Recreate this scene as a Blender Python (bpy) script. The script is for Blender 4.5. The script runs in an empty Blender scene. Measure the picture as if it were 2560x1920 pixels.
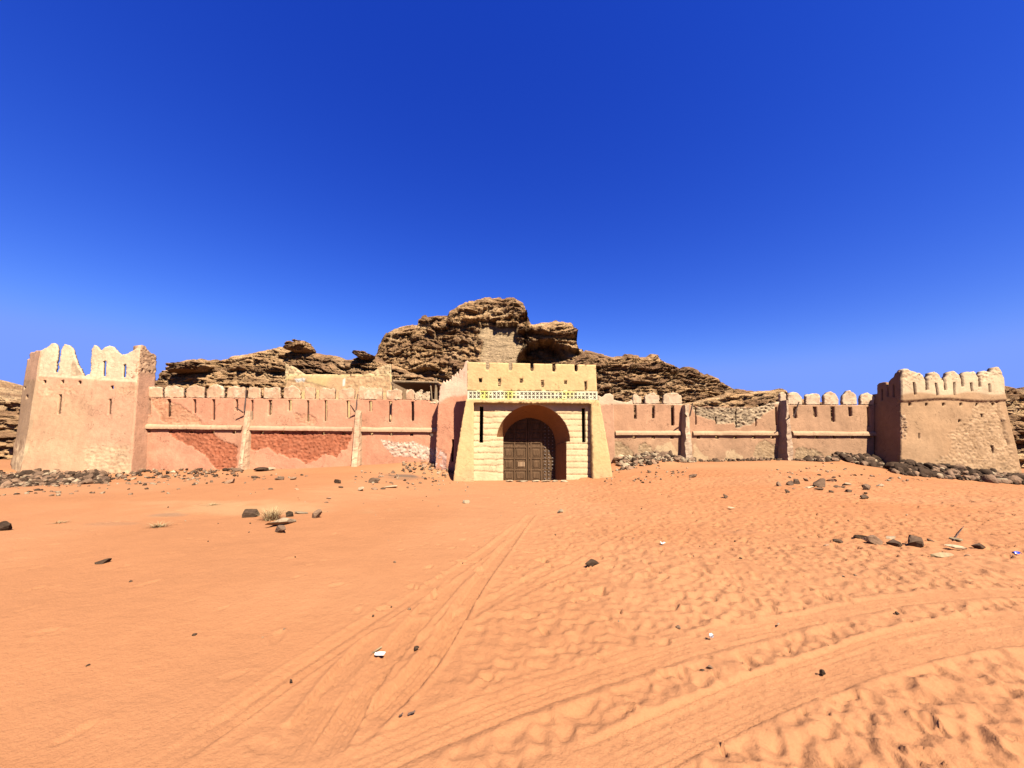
import bpy, bmesh, math, random
import numpy as np
from mathutils import Vector, Matrix
from mathutils.geometry import delaunay_2d_cdt
from math import sin, cos, pi, radians as R
random.seed(7); np.random.seed(7)
scene = bpy.context.scene
col = scene.collection

# ---------------------------------------------------------------- camera
F = 924.0                      # focal length in photo pixels (2560 wide)
EYE = 1.7; PITCH = R(9.0); ROLL = R(0.45)
fw = np.array([0, cos(PITCH), sin(PITCH)])
r0 = np.array([1.0, 0, 0]); u0 = np.cross(r0, fw)
rt = r0*cos(ROLL) + u0*sin(ROLL)
up = np.cross(rt, fw)
CAM = np.array([0, 0, EYE])
cd = bpy.data.cameras.new('camera'); cam = bpy.data.objects.new('camera', cd); col.objects.link(cam)
cd.sensor_width = 36; cd.lens = 36*F/2560; cd.clip_start = .05; cd.clip_end = 3000
cam.matrix_world = Matrix(((rt[0], up[0], -fw[0], 0), (rt[1], up[1], -fw[1], 0), (rt[2], up[2], -fw[2], EYE), (0, 0, 0, 1)))
scene.camera = cam
# ---------------------------------------------------------------- light
AZ, EL = R(27), R(49)
sd = np.array([sin(AZ)*cos(EL), -cos(AZ)*cos(EL), sin(EL)])
sl = bpy.data.lights.new('sun', 'SUN'); sl.energy = 5.0; sl.angle = R(.5); sl.color = (1, .93, .80)
so = bpy.data.objects.new('sun', sl); col.objects.link(so)
so.rotation_euler = Vector(sd).to_track_quat('Z', 'Y').to_euler()
w = bpy.data.worlds.new('World'); scene.world = w; w.use_nodes = True
nt = w.node_tree; bg = nt.nodes['Background']
sk = nt.nodes.new('ShaderNodeTexSky'); sk.sky_type = 'NISHITA'; sk.sun_disc = False
sk.sun_elevation = EL; sk.sun_rotation = R(180)-AZ
sk.altitude = 900; sk.air_density = 1.25; sk.dust_density = .25; sk.ozone_density = 5.0
hs = nt.nodes.new('ShaderNodeHueSaturation'); hs.inputs['Saturation'].default_value = 1.28; hs.inputs['Value'].default_value = 1.0; hs.inputs['Hue'].default_value = .505
nt.links.new(sk.outputs[0], hs.inputs['Color']); # grade the sky colour channel by channel (deep violet-blue overhead, pale blue low down)
sp_ = nt.nodes.new('ShaderNodeSeparateColor'); cb_ = nt.nodes.new('ShaderNodeCombineColor'); nt.links.new(hs.outputs[0], sp_.inputs[0])
for k_, (p_, m_) in enumerate(((1.3, .62), (1.4, .35), (.9, 1.0))):
    pw = nt.nodes.new('ShaderNodeMath'); pw.operation = 'POWER'; pw.inputs[1].default_value = p_; nt.links.new(sp_.outputs[k_], pw.inputs[0])
    ml = nt.nodes.new('ShaderNodeMath'); ml.operation = 'MULTIPLY'; ml.inputs[1].default_value = m_; nt.links.new(pw.outputs[0], ml.inputs[0]); mn_ = nt.nodes.new('ShaderNodeMath'); mn_.operation = 'SMOOTH_MIN'; mn_.inputs[1].default_value = (.95, 1.65, 4.8)[k_]; mn_.inputs[2].default_value = (.35, .6, 1.0)[k_]
    nt.links.new(ml.outputs[0], mn_.inputs[0]); nt.links.new(mn_.outputs[0], cb_.inputs[k_])
nt.links.new(cb_.outputs[0], bg.inputs['Color'])
bg.inputs['Strength'].default_value = .05
scene.view_settings.view_transform = 'Standard'; scene.view_settings.look = 'None'
scene.view_settings.exposure = 2.13; scene.view_settings.gamma = 1

# ---------------------------------------------------------------- geometry of view (design aid: photo pixel -> point on a real plane)
def ray(px, py):
    return fw + (px-1280)/F*rt - (py-960)/F*up
def hitY(px, py, Y):
    d = ray(px, py); return CAM + d*(Y/d[1])
def ground_hit(px, py, z=0.0):
    d = ray(px, py); return CAM + d*((z-EYE)/d[2])
def proj(P):
    q = P-CAM; dz = q@fw
    return 1280+F*(q@rt)/dz, 960-F*(q@up)/dz
class Plane:
    def __init__(s, O, u, v):
        s.O = np.array(O, float); s.u = np.array(u, float)/np.linalg.norm(u)
        v = np.array(v, float); v = v - s.u*(v@s.u); s.v = v/np.linalg.norm(v)
        n = np.cross(s.u, s.v)
        s.n = n if n@(CAM-s.O) > 0 else -n
    def px(s, x, y):
        d = ray(x, y); t = ((s.O-CAM)@s.n)/(d@s.n); q = CAM+d*t-s.O
        return (q@s.u, q@s.v)
    def at(s, a, b, dep=0.0):
        a = np.asarray(a, float); b = np.asarray(b, float); dep = np.asarray(dep, float)
        return s.O + a[..., None]*s.u + b[..., None]*s.v + dep[..., None]*s.n
    def p3(s, x, y):
        a, b = s.px(x, y); return s.at(a, b, 0)
def front(X, Y, yaw=0, bat=0):
    c, q = cos(yaw), sin(yaw)
    return Plane((X, Y, 0), (c, q, 0), (-q*bat, c*bat, 1))
def corner(P0, P1, d):
    return Plane(P0, d, np.array(P1)-np.array(P0))

# ---------------------------------------------------------------- noise
def h2(ix, iy, seed):
    ix = ix.astype(np.int64); iy = iy.astype(np.int64)
    h = (ix*374761393 + iy*668265263 + seed*1442695041) & 0xffffffff
    h = ((h ^ (h >> 13))*1274126177) & 0xffffffff
    h = ((h ^ (h >> 16))*2246822519) & 0xffffffff
    return ((h ^ (h >> 15)) & 0xffffff)/float(0x1000000)
def vn(x, y, seed=0):
    x = np.asarray(x, float); y = np.asarray(y, float)
    ix = np.floor(x); iy = np.floor(y); fx = x-ix; fy = y-iy
    fx = fx*fx*(3-2*fx); fy = fy*fy*(3-2*fy)
    a = h2(ix, iy, seed); b = h2(ix+1, iy, seed); c = h2(ix, iy+1, seed); d = h2(ix+1, iy+1, seed)
    return (a*(1-fx)+b*fx)*(1-fy)+(c*(1-fx)+d*fx)*fy
def fbm(x, y, seed=0, o=4):
    s = 0; a = .5; t = 0
    for i in range(o):
        s = s+a*vn(x, y, seed+i*17); t += a; a *= .5; x = x*2.03+3.1; y = y*2.03+1.7
    return s/t
def voro(x, y, seed=0, jit=.9):
    x = np.asarray(x, float); y = np.asarray(y, float)
    ix = np.floor(x); iy = np.floor(y)
    f1 = np.full(x.shape, 9.); f2 = np.full(x.shape, 9.)
    r1 = np.zeros(x.shape); r2 = np.zeros(x.shape); lx = np.zeros(x.shape); ly = np.zeros(x.shape)
    for dx in (-1, 0, 1):
        for dy in (-1, 0, 1):
            cx = ix+dx; cy = iy+dy
            a = h2(cx, cy, seed); b = h2(cx, cy, seed+91)
            qx = x-(cx+.5+(a-.5)*jit); qy = y-(cy+.5+(b-.5)*jit)
            d = np.maximum(np.abs(qx), np.abs(qy))*.6+np.sqrt(qx*qx+qy*qy)*.4
            m = d < f1
            f2 = np.where(m, f1, np.minimum(f2, d)); f1 = np.where(m, d, f1)
            r1 = np.where(m, h2(cx, cy, seed+7), r1); r2 = np.where(m, h2(cx, cy, seed+13), r2)
            lx = np.where(m, qx, lx); ly = np.where(m, qy, ly)
    return f1, f2, r1, r2, lx, ly
def sstep(a, b, x):
    t = np.clip((x-a)/(b-a), 0, 1); return t*t*(3-2*t)
def inpoly(x, y, poly):
    x = np.asarray(x, float); y = np.asarray(y, float); r = np.zeros(x.shape, bool)
    n = len(poly)
    for i in range(n):
        x1, y1 = poly[i]; x2, y2 = poly[(i+1) % n]
        if y1 == y2: continue
        c = ((y1 > y) != (y2 > y)) & (x < (x2-x1)*(y-y1)/(y2-y1)+x1)
        r ^= c
    return r
def c3(*a): return np.array(a, float)
def lerp(a, b, t):
    t = np.asarray(t)[..., None]; return a*(1-t)+b*t

# ---------------------------------------------------------------- object helpers
def tag(o, label=None, cat=None, group=None, kind=None):
    if label: o['label'] = label
    if cat: o['category'] = cat
    if group: o['group'] = group
    if kind: o['kind'] = kind
    return o
def empty(name, loc, label, cat, group=None):
    o = bpy.data.objects.new(name, None); col.objects.link(o); o.location = Vector([float(v) for v in loc]); tag(o, label, cat, group); return o
def link(name, me, mat, parent=None):
    o = bpy.data.objects.new(name, me); col.objects.link(o)
    if mat is not None and not len(me.materials): me.materials.append(mat)
    if parent is not None:
        o.parent = parent; o.matrix_parent_inverse = Matrix.Translation(-parent.location) if parent.parent is None else Matrix.Identity(4)
    return o
def mesh_np(name, V, faces, mat, parent=None, colr=None, smooth=False):
    me = bpy.data.meshes.new(name)
    V = np.asarray(V, np.float32)
    if isinstance(faces, np.ndarray):
        k = faces.shape[1]; nf = len(faces)
        me.vertices.add(len(V)); me.vertices.foreach_set('co', V.ravel())
        me.loops.add(nf*k); me.loops.foreach_set('vertex_index', faces.astype(np.int32).ravel())
        me.polygons.add(nf); me.polygons.foreach_set('loop_start', np.arange(nf, dtype=np.int32)*k)
        me.update(calc_edges=True); me.validate()
    else:
        me.from_pydata([tuple(map(float, v)) for v in V], [], [tuple(int(i) for i in f) for f in faces]); me.update()
    if colr is not None:
        at = me.color_attributes.new('Col', 'FLOAT_COLOR', 'POINT')
        c = np.ones((len(V), 4), np.float32); c[:, :colr.shape[1]] = colr*({'hill_rock': .43, 'sand': .24}.get(mat.name.split('.')[0], .335) if mat else .335)*np.array([1, 1, .94])
        at.data.foreach_set('color', c.ravel())
    if smooth: me.polygons.foreach_set('use_smooth', np.ones(len(me.polygons), bool))
    return link(name, me, mat, parent)

# ---------------------------------------------------------------- materials
def mat(name, base=None, rough=.9, attr=False, crack=0, noise=(), bump=(), objrand=None, spec=.2):
    """noise: list of (scale, lo, hi, zstretch) multiplying the colour; bump: list of (scale, distance, zstretch)"""
    m = bpy.data.materials.new(name); m.use_nodes = True; t = m.node_tree; N = t.nodes; L = t.links
    b = N['Principled BSDF']; b.inputs['Roughness'].default_value = rough; b.inputs['Specular IOR Level'].default_value = spec
    tc = N.new('ShaderNodeNewGeometry').outputs['Position']
    if attr:
        a = N.new('ShaderNodeVertexColor'); a.layer_name = 'Col'; c = a.outputs['Color']
    else:
        a = N.new('ShaderNodeRGB'); a.outputs[0].default_value = (*base, 1); c = a.outputs[0]
    def vec(zs):
        mp = N.new('ShaderNodeMapping'); mp.inputs['Scale'].default_value = (1, 1, zs); L.new(tc, mp.inputs['Vector']); return mp.outputs[0]
    for sc, lo, hi, zs in noise:
        n = N.new('ShaderNodeTexNoise'); n.inputs['Scale'].default_value = sc; n.inputs['Detail'].default_value = 6; n.inputs['Roughness'].default_value = .65
        L.new(vec(zs), n.inputs['Vector'])
        mr = N.new('ShaderNodeMapRange'); mr.inputs[1].default_value = .3; mr.inputs[2].default_value = .7; mr.inputs[3].default_value = lo; mr.inputs[4].default_value = hi
        L.new(n.outputs['Fac'], mr.inputs[0])
        mx = N.new('ShaderNodeVectorMath'); mx.operation = 'SCALE'; L.new(c, mx.inputs[0]); L.new(mr.outputs[0], mx.inputs['Scale']); c = mx.outputs[0]
    if crack:
        nz = N.new('ShaderNodeTexNoise'); nz.inputs['Scale'].default_value = 1.1; nz.inputs['Detail'].default_value = 5; nz.inputs['Roughness'].default_value = .55; nz.inputs['Distortion'].default_value = .6; L.new(vec(.8), nz.inputs['Vector'])
        a1 = N.new('ShaderNodeMath'); a1.operation = 'SUBTRACT'; a1.inputs[1].default_value = .5; L.new(nz.outputs['Fac'], a1.inputs[0])
        a2 = N.new('ShaderNodeMath'); a2.operation = 'ABSOLUTE'; L.new(a1.outputs[0], a2.inputs[0])
        a3 = N.new('ShaderNodeMapRange'); a3.inputs[1].default_value = .0; a3.inputs[2].default_value = .0065; a3.inputs[3].default_value = 1; a3.inputs[4].default_value = 0; L.new(a2.outputs[0], a3.inputs[0])
        nm = N.new('ShaderNodeTexNoise'); nm.inputs['Scale'].default_value = .55; nm.inputs['Detail'].default_value = 2; L.new(vec(1.3), nm.inputs['Vector'])
        a4 = N.new('ShaderNodeMapRange'); a4.inputs[1].default_value = .47; a4.inputs[2].default_value = .55; L.new(nm.outputs['Fac'], a4.inputs[0])
        a5 = N.new('ShaderNodeMath'); a5.operation = 'MULTIPLY'; L.new(a3.outputs[0], a5.inputs[0]); L.new(a4.outputs[0], a5.inputs[1])
        a6 = N.new('ShaderNodeMapRange'); a6.inputs[3].default_value = 1; a6.inputs[4].default_value = 1-crack; L.new(a5.outputs[0], a6.inputs[0])
        mx = N.new('ShaderNodeVectorMath'); mx.operation = 'SCALE'; L.new(c, mx.inputs[0]); L.new(a6.outputs[0], mx.inputs['Scale']); c = mx.outputs[0]
    if objrand:
        oi = N.new('ShaderNodeObjectInfo'); mr = N.new('ShaderNodeMapRange'); mr.inputs[3].default_value = objrand[0]; mr.inputs[4].default_value = objrand[1]
        L.new(oi.outputs['Random'], mr.inputs[0])
        mx = N.new('ShaderNodeVectorMath'); mx.operation = 'SCALE'; L.new(c, mx.inputs[0]); L.new(mr.outputs[0], mx.inputs['Scale']); c = mx.outputs[0]
    L.new(c, b.inputs['Base Color'])
    prev = None
    for sc, dist, zs in bump:
        n = N.new('ShaderNodeTexNoise'); n.inputs['Scale'].default_value = sc; n.inputs['Detail'].default_value = 5; n.inputs['Roughness'].default_value = .6
        L.new(vec(zs), n.inputs['Vector'])
        bp = N.new('ShaderNodeBump'); bp.inputs['Strength'].default_value = 1; bp.inputs['Distance'].default_value = dist
        L.new(n.outputs['Fac'], bp.inputs['Height'])
        if prev: L.new(prev, bp.inputs['Normal'])
        prev = bp.outputs[0]
    if prev: L.new(prev, b.inputs['Normal'])
    return m
M_PL = mat('plaster', attr=True, rough=.95, crack=.55, noise=[(.7, .80, 1.1, 1), (3, .9, 1.05, .2), (6, .92, 1.08, .6), (26, .93, 1.06, 1)], bump=[(4, .025, 1), (22, .012, 1)], spec=.05)
M_GATE = mat('gate_plaster', attr=True, rough=.95, crack=.45, noise=[(.9, .9, 1.06, 1), (5, .9, 1.05, .25), (14, .94, 1.04, .6)], bump=[(5, .03, 1), (30, .006, 1)], spec=.05)
M_ROCK = mat('hill_rock', attr=True, rough=.95, noise=[(.35, .8, 1.2, 2.5), (2.2, .7, 1.25, 2.5), (9, .8, 1.2, 2)], bump=[(1.3, .5, 3), (6, .12, 3)], spec=.05)
M_SAND = mat('sand', attr=True, rough=.98, noise=[(.25, .94, 1.05, 1), (2.5, .95, 1.04, 1), (45, .92, 1.05, 1)], bump=[(9, .014, 1), (38, .006, 1), (140, .003, 1)], spec=.03)
M_DARK = mat('dark_stone', (.042, .025, .015), spec=.06, rough=.85, noise=[(3, .6, 1.5, 1), (14, .75, 1.25, 1)], bump=[(8, .04, 1)], objrand=(.6, 1.7))
M_BROWN = mat('brown_stone', (.105, .06, .033), rough=.85, noise=[(3, .6, 1.4, 1), (14, .75, 1.25, 1)], bump=[(8, .04, 1)], objrand=(.55, 1.5))
M_PALE = mat('pale_stone', (.2, .143, .085), rough=.9, noise=[(4, .75, 1.2, 1)], bump=[(8, .03, 1)], objrand=(.6, 1.25))
M_WOOD = mat('old_wood', (.13, .085, .045), rough=.8, noise=[(9, .6, 1.3, .1)], bump=[(20, .01, .1)])
M_DOOR = mat('door_wood', (.055, .031, .016), spec=.05, rough=.85, noise=[(5, .7, 1.3, .3), (30, .7, 1.3, .12)], bump=[(30, .012, .12)])
M_STUD = mat('iron_stud', (.1, .08, .07), rough=.5)
M_STICK = mat('dark_stick', (.05, .03, .022), rough=.8)
M_STRAW = mat('dry_straw', (.21, .145, .07), rough=.9, objrand=(.8, 1.1))
M_PWOOD = mat('bleached_wood', (.15, .105, .055), rough=.85, noise=[(12, .7, 1.2, .3)])
M_BLUE = mat('blue_plastic', (.02, .04, .28), rough=.35, spec=.5)
M_WHITE = mat('white_scrap', (.42, .4, .38), rough=.6)

# ---------------------------------------------------------------- wall panel with real openings
def rectpx(x0, x1, y0, y1, dx=0):       # dx: lean of the bottom
    return [(x0, y0), (x1, y0), (x1+dx, y1), (x0+dx, y1)]
def panel(name, parent, pl, outline, holes=(), thick=.4, colfn=None, disp=None, res=.06, rough_edge=0.0, rough_fn=None, mat=M_PL, raw=False, backside=True):
    conv = (lambda q: [tuple(map(float, p)) for p in q]) if raw else (lambda q: [tuple(map(float, pl.px(*p))) for p in q])
    loops = [conv(outline)]+[conv(h) for h in holes]
    pts = []; edges = []
    dens = []
    for li, lp in enumerate(loops):
        s0 = len(pts); out = []
        for i in range(len(lp)):
            a = np.array(lp[i]); b = np.array(lp[(i+1) % len(lp)]); L = np.linalg.norm(b-a)
            k = max(1, int(L/(res*1.2)))
            for j in range(k):
                q = a+(b-a)*j/k
                if rough_edge and li == 0 and 0 < j and (rough_fn is None or rough_fn(*proj(pl.at(q[0], q[1], 0)))): q = q+np.random.uniform(-1, 1, 2)*rough_edge
                out.append(q)
        dens.append(np.array(out))
        for q in out: pts.append(q)
        n = len(out); edges += [(s0+i, s0+(i+1) % n) for i in range(n)]
    A = np.array(loops[0]); mn = A.min(0); mx = A.max(0)
    gx, gy = np.meshgrid(np.arange(mn[0], mx[0], res), np.arange(mn[1], mx[1], res))
    gx = gx.ravel()+np.random.uniform(-.25, .25, gx.size)*res; gy = gy.ravel()+np.random.uniform(-.25, .25, gy.size)*res
    ok = inpoly(gx, gy, dens[0])
    for h in dens[1:]: ok &= ~inpoly(gx, gy, h)
    gx = gx[ok]; gy = gy[ok]
    B = np.concatenate(dens)
    keep = np.ones(len(gx), bool)
    for i in range(0, len(gx), 4000):
        d = (gx[i:i+4000, None]-B[None, :, 0])**2+(gy[i:i+4000, None]-B[None, :, 1])**2
        keep[i:i+4000] = d.min(1) > (res*.55)**2
    inner = np.stack([gx[keep], gy[keep]], 1)
    allp = np.concatenate([np.array(pts), inner]) if len(inner) else np.array(pts)
    r = delaunay_2d_cdt([Vector((float(p[0]), float(p[1]))) for p in allp], edges, [], 0, 1e-5)
    V = np.array([(v[0], v[1]) for v in r[0]]); T = np.array(r[2])
    c = V[T].mean(1)
    ok = inpoly(c[:, 0], c[:, 1], dens[0])
    for h in dens[1:]: ok &= ~inpoly(c[:, 0], c[:, 1], h)
    T = T[ok]
    # orientation
    a, b, d = V[T[:, 0]], V[T[:, 1]], V[T[:, 2]]
    ar = (b[:, 0]-a[:, 0])*(d[:, 1]-a[:, 1])-(b[:, 1]-a[:, 1])*(d[:, 0]-a[:, 0])
    want = 1 if np.cross(pl.u, pl.v)@pl.n > 0 else -1
    fl = ar*want < 0; T[fl] = T[fl][:, ::-1]
    e = np.concatenate([T[:, [0, 1]], T[:, [1, 2]], T[:, [2, 0]]])
    key = np.sort(e, 1); _, inv, cnt = np.unique(key, axis=0, return_inverse=True, return_counts=True)
    be = e[cnt[inv.ravel()] == 1]
    P0 = pl.at(V[:, 0], V[:, 1], np.zeros(len(V)))
    ppx, ppy = proj(P0)
    info = dict(s=V[:, 0], t=V[:, 1], px=ppx, py=ppy, P=P0)
    cc = colfn(info) if colfn else np.tile(c3(.6, .4, .3), (len(V), 1))
    dd = info.get('disp', np.zeros(len(V)))
    if disp is not None: dd = dd+disp(info)
    dd = dd+(fbm(P0[:, 0]*.9, P0[:, 2]*.9+P0[:, 1], 3)-.5)*.06
    Vf = pl.at(V[:, 0], V[:, 1], dd)
    Vb = pl.at(V[:, 0], V[:, 1], np.full(len(V), -thick))
    n = len(V)
    tris = [T]
    if backside: tris.append(T[:, ::-1]+n)
    s1 = np.stack([be[:, 1], be[:, 0], be[:, 0]+n], 1); s2 = np.stack([be[:, 1], be[:, 0]+n, be[:, 1]+n], 1)
    tris += [s1, s2]
    return mesh_np(name, np.concatenate([Vf, Vb]), np.concatenate(tris), mat, parent, np.concatenate([cc, cc]))

def rubble_tex(s, t, seed=0, sx=.26, sy=.10):
    """stonework: returns relief and per-stone shade"""
    yy = t/sy; row = np.floor(yy+.35*fbm(s*2, t*2, seed+5))
    f1, f2, r1, r2, lx, ly = voro(s/sx, t/sy+.3*vn(s*2.5, t*2, seed+4), seed, .85)
    e = np.clip((f2-f1)*3, 0, 1)
    return (e-.6)*1.0+(r1-.5)*.5, r1*.6+.25*e+.15*r2
# ================================================================ terrain
# contact heights: (photo x, photo y of the ground, depth)
C20 = [(-700,1185),(0,1180),(100,1182),(330,1176),(600,1173),(740,1172),(870,1165),(960,1160),(1060,1152),(1100,1160),(1540,1172),(1620,1160),(1740,1157),(1860,1155),(1980,1152),(2120,1158),(2250,1176),(2400,1194),(2560,1212),(2900,1235)]
C18 = [(-900,1215),(0,1212),(330,1200),(620,1190),(870,1182),(1000,1188),(1134,1201),(1340,1203),(1500,1197),(1620,1184),(1800,1174),(2000,1176),(2150,1186),(2250,1194),(2400,1206),(2560,1216),(2900,1240)]
def _row(C, Y):
    q = [hitY(x, y, Y) for x, y in C]; return np.array([p[0] for p in q]), np.array([p[2] for p in q])
X20, Z20 = _row(C20, 20.4); X18, Z18 = _row(C18, 17.9)
MOUNDS = [(-200,330,16.2,19.4,.16),(1490,1700,19.6,21.6,.34),(2030,2200,20.3,21.8,.42),(2180,2620,18.8,20.4,.30)]
GK = (hitY(1335, 1203, 10)[2]-EYE)/10
def ground_z(X, Y):
    X = np.asarray(X, float); Y = np.asarray(Y, float)
    def sm(xx, xs, zs): return (np.interp(xx-.8, xs, zs)+np.interp(xx, xs, zs)*2+np.interp(xx+.8, xs, zs))/4
    z20 = sm(X, X20, Z20); z18 = sm(X, X18, Z18)
    w1 = sstep(6, 17.9, Y); w2 = sstep(17.7, 20.6, Y)
    z = z18*w1*(1-w2)+z20*w2
    z = z+(fbm(X*.25+5, Y*.25, 31, 3)-.5)*.22*sstep(1, 6, Y)*(1-sstep(14, 18, Y))
    kx_ = sstep(-.9, -.5, X)*sstep(3.4, 3.0, X)*sstep(17.95, 18.2, Y)*sstep(20.4, 20.0, Y)
    z = z*(1-kx_)+kx_*(EYE+Y*GK)
    PXc = X/np.maximum(Y, 1)*F/1.02+1280
    for x0, x1, ya, yb, hh in MOUNDS:
        z = z+hh*sstep(ya, yb, Y)*sstep(x0, x0+50, PXc)*sstep(x1, x1-50, PXc)
    far = sstep(30, 60, Y)
    return z*(1-far)+far*.2
def gz(x, y): return float(ground_z(np.array([x]), np.array([y]))[0])

# ---- relief raster: footprints and tyre tracks
RX0, RX1, RY0, RY1, RS = -12.0, 22.5, .4, 18.6, .0145
NX = int((RX1-RX0)/RS); NY = int((RY1-RY0)/RS)
relief = np.zeros((NY, NX), np.float32)
gx_, gy_ = np.meshgrid(RX0+np.arange(NX)*RS, RY0+np.arange(NY)*RS)
def G(px, py):
    p = ground_hit(px, py); return p[:2]
track_mask = np.zeros((NY, NX), np.float32)
def track(pts, width=.24, depth=.028, ridges=4, berm=.02, seed=0, strength=1.0, cleat=False):
    P = np.array([G(*p) for p in pts])
    # resample as smooth curve
    d = np.r_[0, np.cumsum(np.linalg.norm(np.diff(P, axis=0), axis=1))]
    n = max(8, int(d[-1]/.25)); q = np.linspace(0, d[-1], n)
    # catmull-ish smoothing by repeated averaging
    S = np.stack([np.interp(q, d, P[:, 0]), np.interp(q, d, P[:, 1])], 1)
    for _ in range(12): S[1:-1] = (S[:-2]+2*S[1:-1]+S[2:])/4
    m = width*1.4
    x0, x1 = S[:, 0].min()-m, S[:, 0].max()+m; y0, y1 = S[:, 1].min()-m, S[:, 1].max()+m
    a0 = max(0, int((x0-RX0)/RS)); a1 = min(NX, int((x1-RX0)/RS)+1); b0 = max(0, int((y0-RY0)/RS)); b1 = min(NY, int((y1-RY0)/RS)+1)
    if a1 <= a0 or b1 <= b0: return
    X = gx_[b0:b1, a0:a1]; Y = gy_[b0:b1, a0:a1]
    best = np.full(X.shape, 9.); side = np.zeros(X.shape); al = np.zeros(X.shape)
    L = 0
    for i in range(len(S)-1):
        A = S[i]; D = S[i+1]-A; l2 = D@D; l = math.sqrt(l2)
        i0 = max(0, int((min(A[0], S[i+1][0])-m-x0)/RS)-2+int((x0-RX0)/RS)-a0); i1 = int((max(A[0], S[i+1][0])+m-RX0)/RS)+2-a0
        j0 = int((min(A[1], S[i+1][1])-m-RY0)/RS)-2-b0; j1 = int((max(A[1], S[i+1][1])+m-RY0)/RS)+2-b0
        i0 = max(0, i0); j0 = max(0, j0)
        if i1 <= 0 or j1 <= 0: L += l; continue
        xs = X[j0:j1, i0:i1]; ys = Y[j0:j1, i0:i1]
        if xs.size == 0: L += l; continue
        t = np.clip(((xs-A[0])*D[0]+(ys-A[1])*D[1])/l2, 0, 1)
        ex = xs-A[0]-t*D[0]; ey = ys-A[1]-t*D[1]; dd = np.hypot(ex, ey)
        k = dd < best[j0:j1, i0:i1]
        best[j0:j1, i0:i1] = np.where(k, dd, best[j0:j1, i0:i1])
        sg = np.sign(D[0]*ey-D[1]*ex)
        side[j0:j1, i0:i1] = np.where(k, sg*dd, side[j0:j1, i0:i1]); al[j0:j1, i0:i1] = np.where(k, L+t*l, al[j0:j1, i0:i1])
        L += l
    hw = width/2
    fade = sstep(0, .5, al)*sstep(0, .5, L-al)*strength*(.55+.7*vn(al*.9, al*0, seed+3))
    inside = 1-sstep(hw*.86, hw, best)
    prof = -depth*inside
    prof += inside*.013*np.cos(side/width*2*pi*ridges)
    if cleat: prof += inside*.006*np.sign(np.sin(al*2*pi/.09))
    prof += berm*np.exp(-((best-hw*1.12)/(hw*.22))**2)*(.6+.8*vn(al*1.4, side*0+np.sign(side), seed))
    relief[b0:b1, a0:a1] = relief[b0:b1, a0:a1]*(1-inside*.9*np.clip(strength, 0, 1)*(best < 8))+(prof*fade*(best < 8)).astype(np.float32)
    tm = (1-sstep(hw*.9, hw*1.5, best))*(best < 8)
    track_mask[b0:b1, a0:a1] = np.maximum(track_mask[b0:b1, a0:a1], tm*min(1, strength*1.3))
def D(*pts): return [(x*1.1573, y*1.1573) for x, y in pts]     # points read on a 2212-px-wide copy
TRACKS = [
 (D((2260,1345),(2100,1352),(1950,1382),(1800,1432),(1650,1480),(1500,1545),(1380,1600),(1200,1690)), .26, 1.0, 5),
 (D((2260,1375),(2050,1390),(1900,1422),(1760,1470),(1600,1520),(1480,1580),(1350,1640),(1240,1710)), .24, .9, 5),
 (D((2260,1288),(2000,1298),(1750,1335),(1550,1385),(1350,1440),(1150,1505),(980,1560),(760,1660),(600,1740)), .24, .7, 4),
 (D((1850,1330),(1600,1352),(1420,1400),(1250,1450),(1100,1490),(960,1540),(830,1600),(640,1690)), .2, .45, 3),
]
T2 = [
 (D((1150,1110),(1080,1200),(1010,1290),(975,1350),(950,1400),(930,1460),(895,1510),(855,1545),(800,1585),(700,1650)), .21, 1.25, 5),
 (D((905,1530),(880,1570),(850,1620),(835,1660)), .2, .9, 4),
 (D((1000,1240),(900,1350),(845,1400),(790,1450),(745,1500),(715,1560),(690,1620),(660,1700)), .23, 1.0, 6),
 (D((860,1340),(760,1420),(690,1500),(640,1570),(600,1640),(580,1700)), .22, .75, 6),
 (D((1130,1130),(1000,1230),(850,1320),(770,1370),(650,1450),(560,1510),(440,1590),(300,1690)), .2, .75, 5),
 (D((900,1280),(760,1370),(660,1420),(540,1490),(420,1570),(330,1650)), .16, .45, 3),
 (D((1400,1120),(1250,1200),(1120,1260),(1010,1330),(900,1400),(790,1460),(720,1500)), .18, .5, 3),
 (D((1560,1110),(1380,1180),(1200,1240),(1080,1300)), .2, .35, 3),
 (D((500,1075),(800,1070),(1100,1100),(1500,1080),(1750,1060)), .5, .35, 3),
]
_fade = (np.ones_like(relief)).astype(np.float32)
for i, (p, wd, st, rg) in enumerate(T2[:]): track(p, wd, .026, rg, .02, 40+i, st)
# footprints: density follows where the sand is trampled
rng = np.random.RandomState(11)
NZ = ((fbm(gx_*7, gy_*7, 19, 3)-.5)*1.1).astype(np.float32)
def dent(cx, cy, lx, ly, a, dep):
    m = max(lx, ly)*1.7
    a0 = max(0, int((cx-m-RX0)/RS)); a1 = min(NX, int((cx+m-RX0)/RS)+1); b0 = max(0, int((cy-m-RY0)/RS)); b1 = min(NY, int((cy+m-RY0)/RS)+1)
    if a1-a0 < 2 or b1-b0 < 2: return
    X = gx_[b0:b1, a0:a1]-cx; Y = gy_[b0:b1, a0:a1]-cy
    u = (X*cos(a)+Y*sin(a))/lx; v = (-X*sin(a)+Y*cos(a))/ly
    r = np.sqrt(u*u+v*v)*(1+NZ[b0:b1, a0:a1])
    h = -dep*(1-sstep(.68, .93, r))+dep*.5*np.exp(-((r-1.1)/.16)**2)*(1+.6*u)
    h += -dep*.3*(1-sstep(0, .5, np.hypot(u-.45, v)))
    # a new print wipes out what was there
    k = 1-sstep(.7, 1.05, r)
    relief[b0:b1, a0:a1] = relief[b0:b1, a0:a1]*(1-k*.75)+h
N_F = 9000
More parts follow.
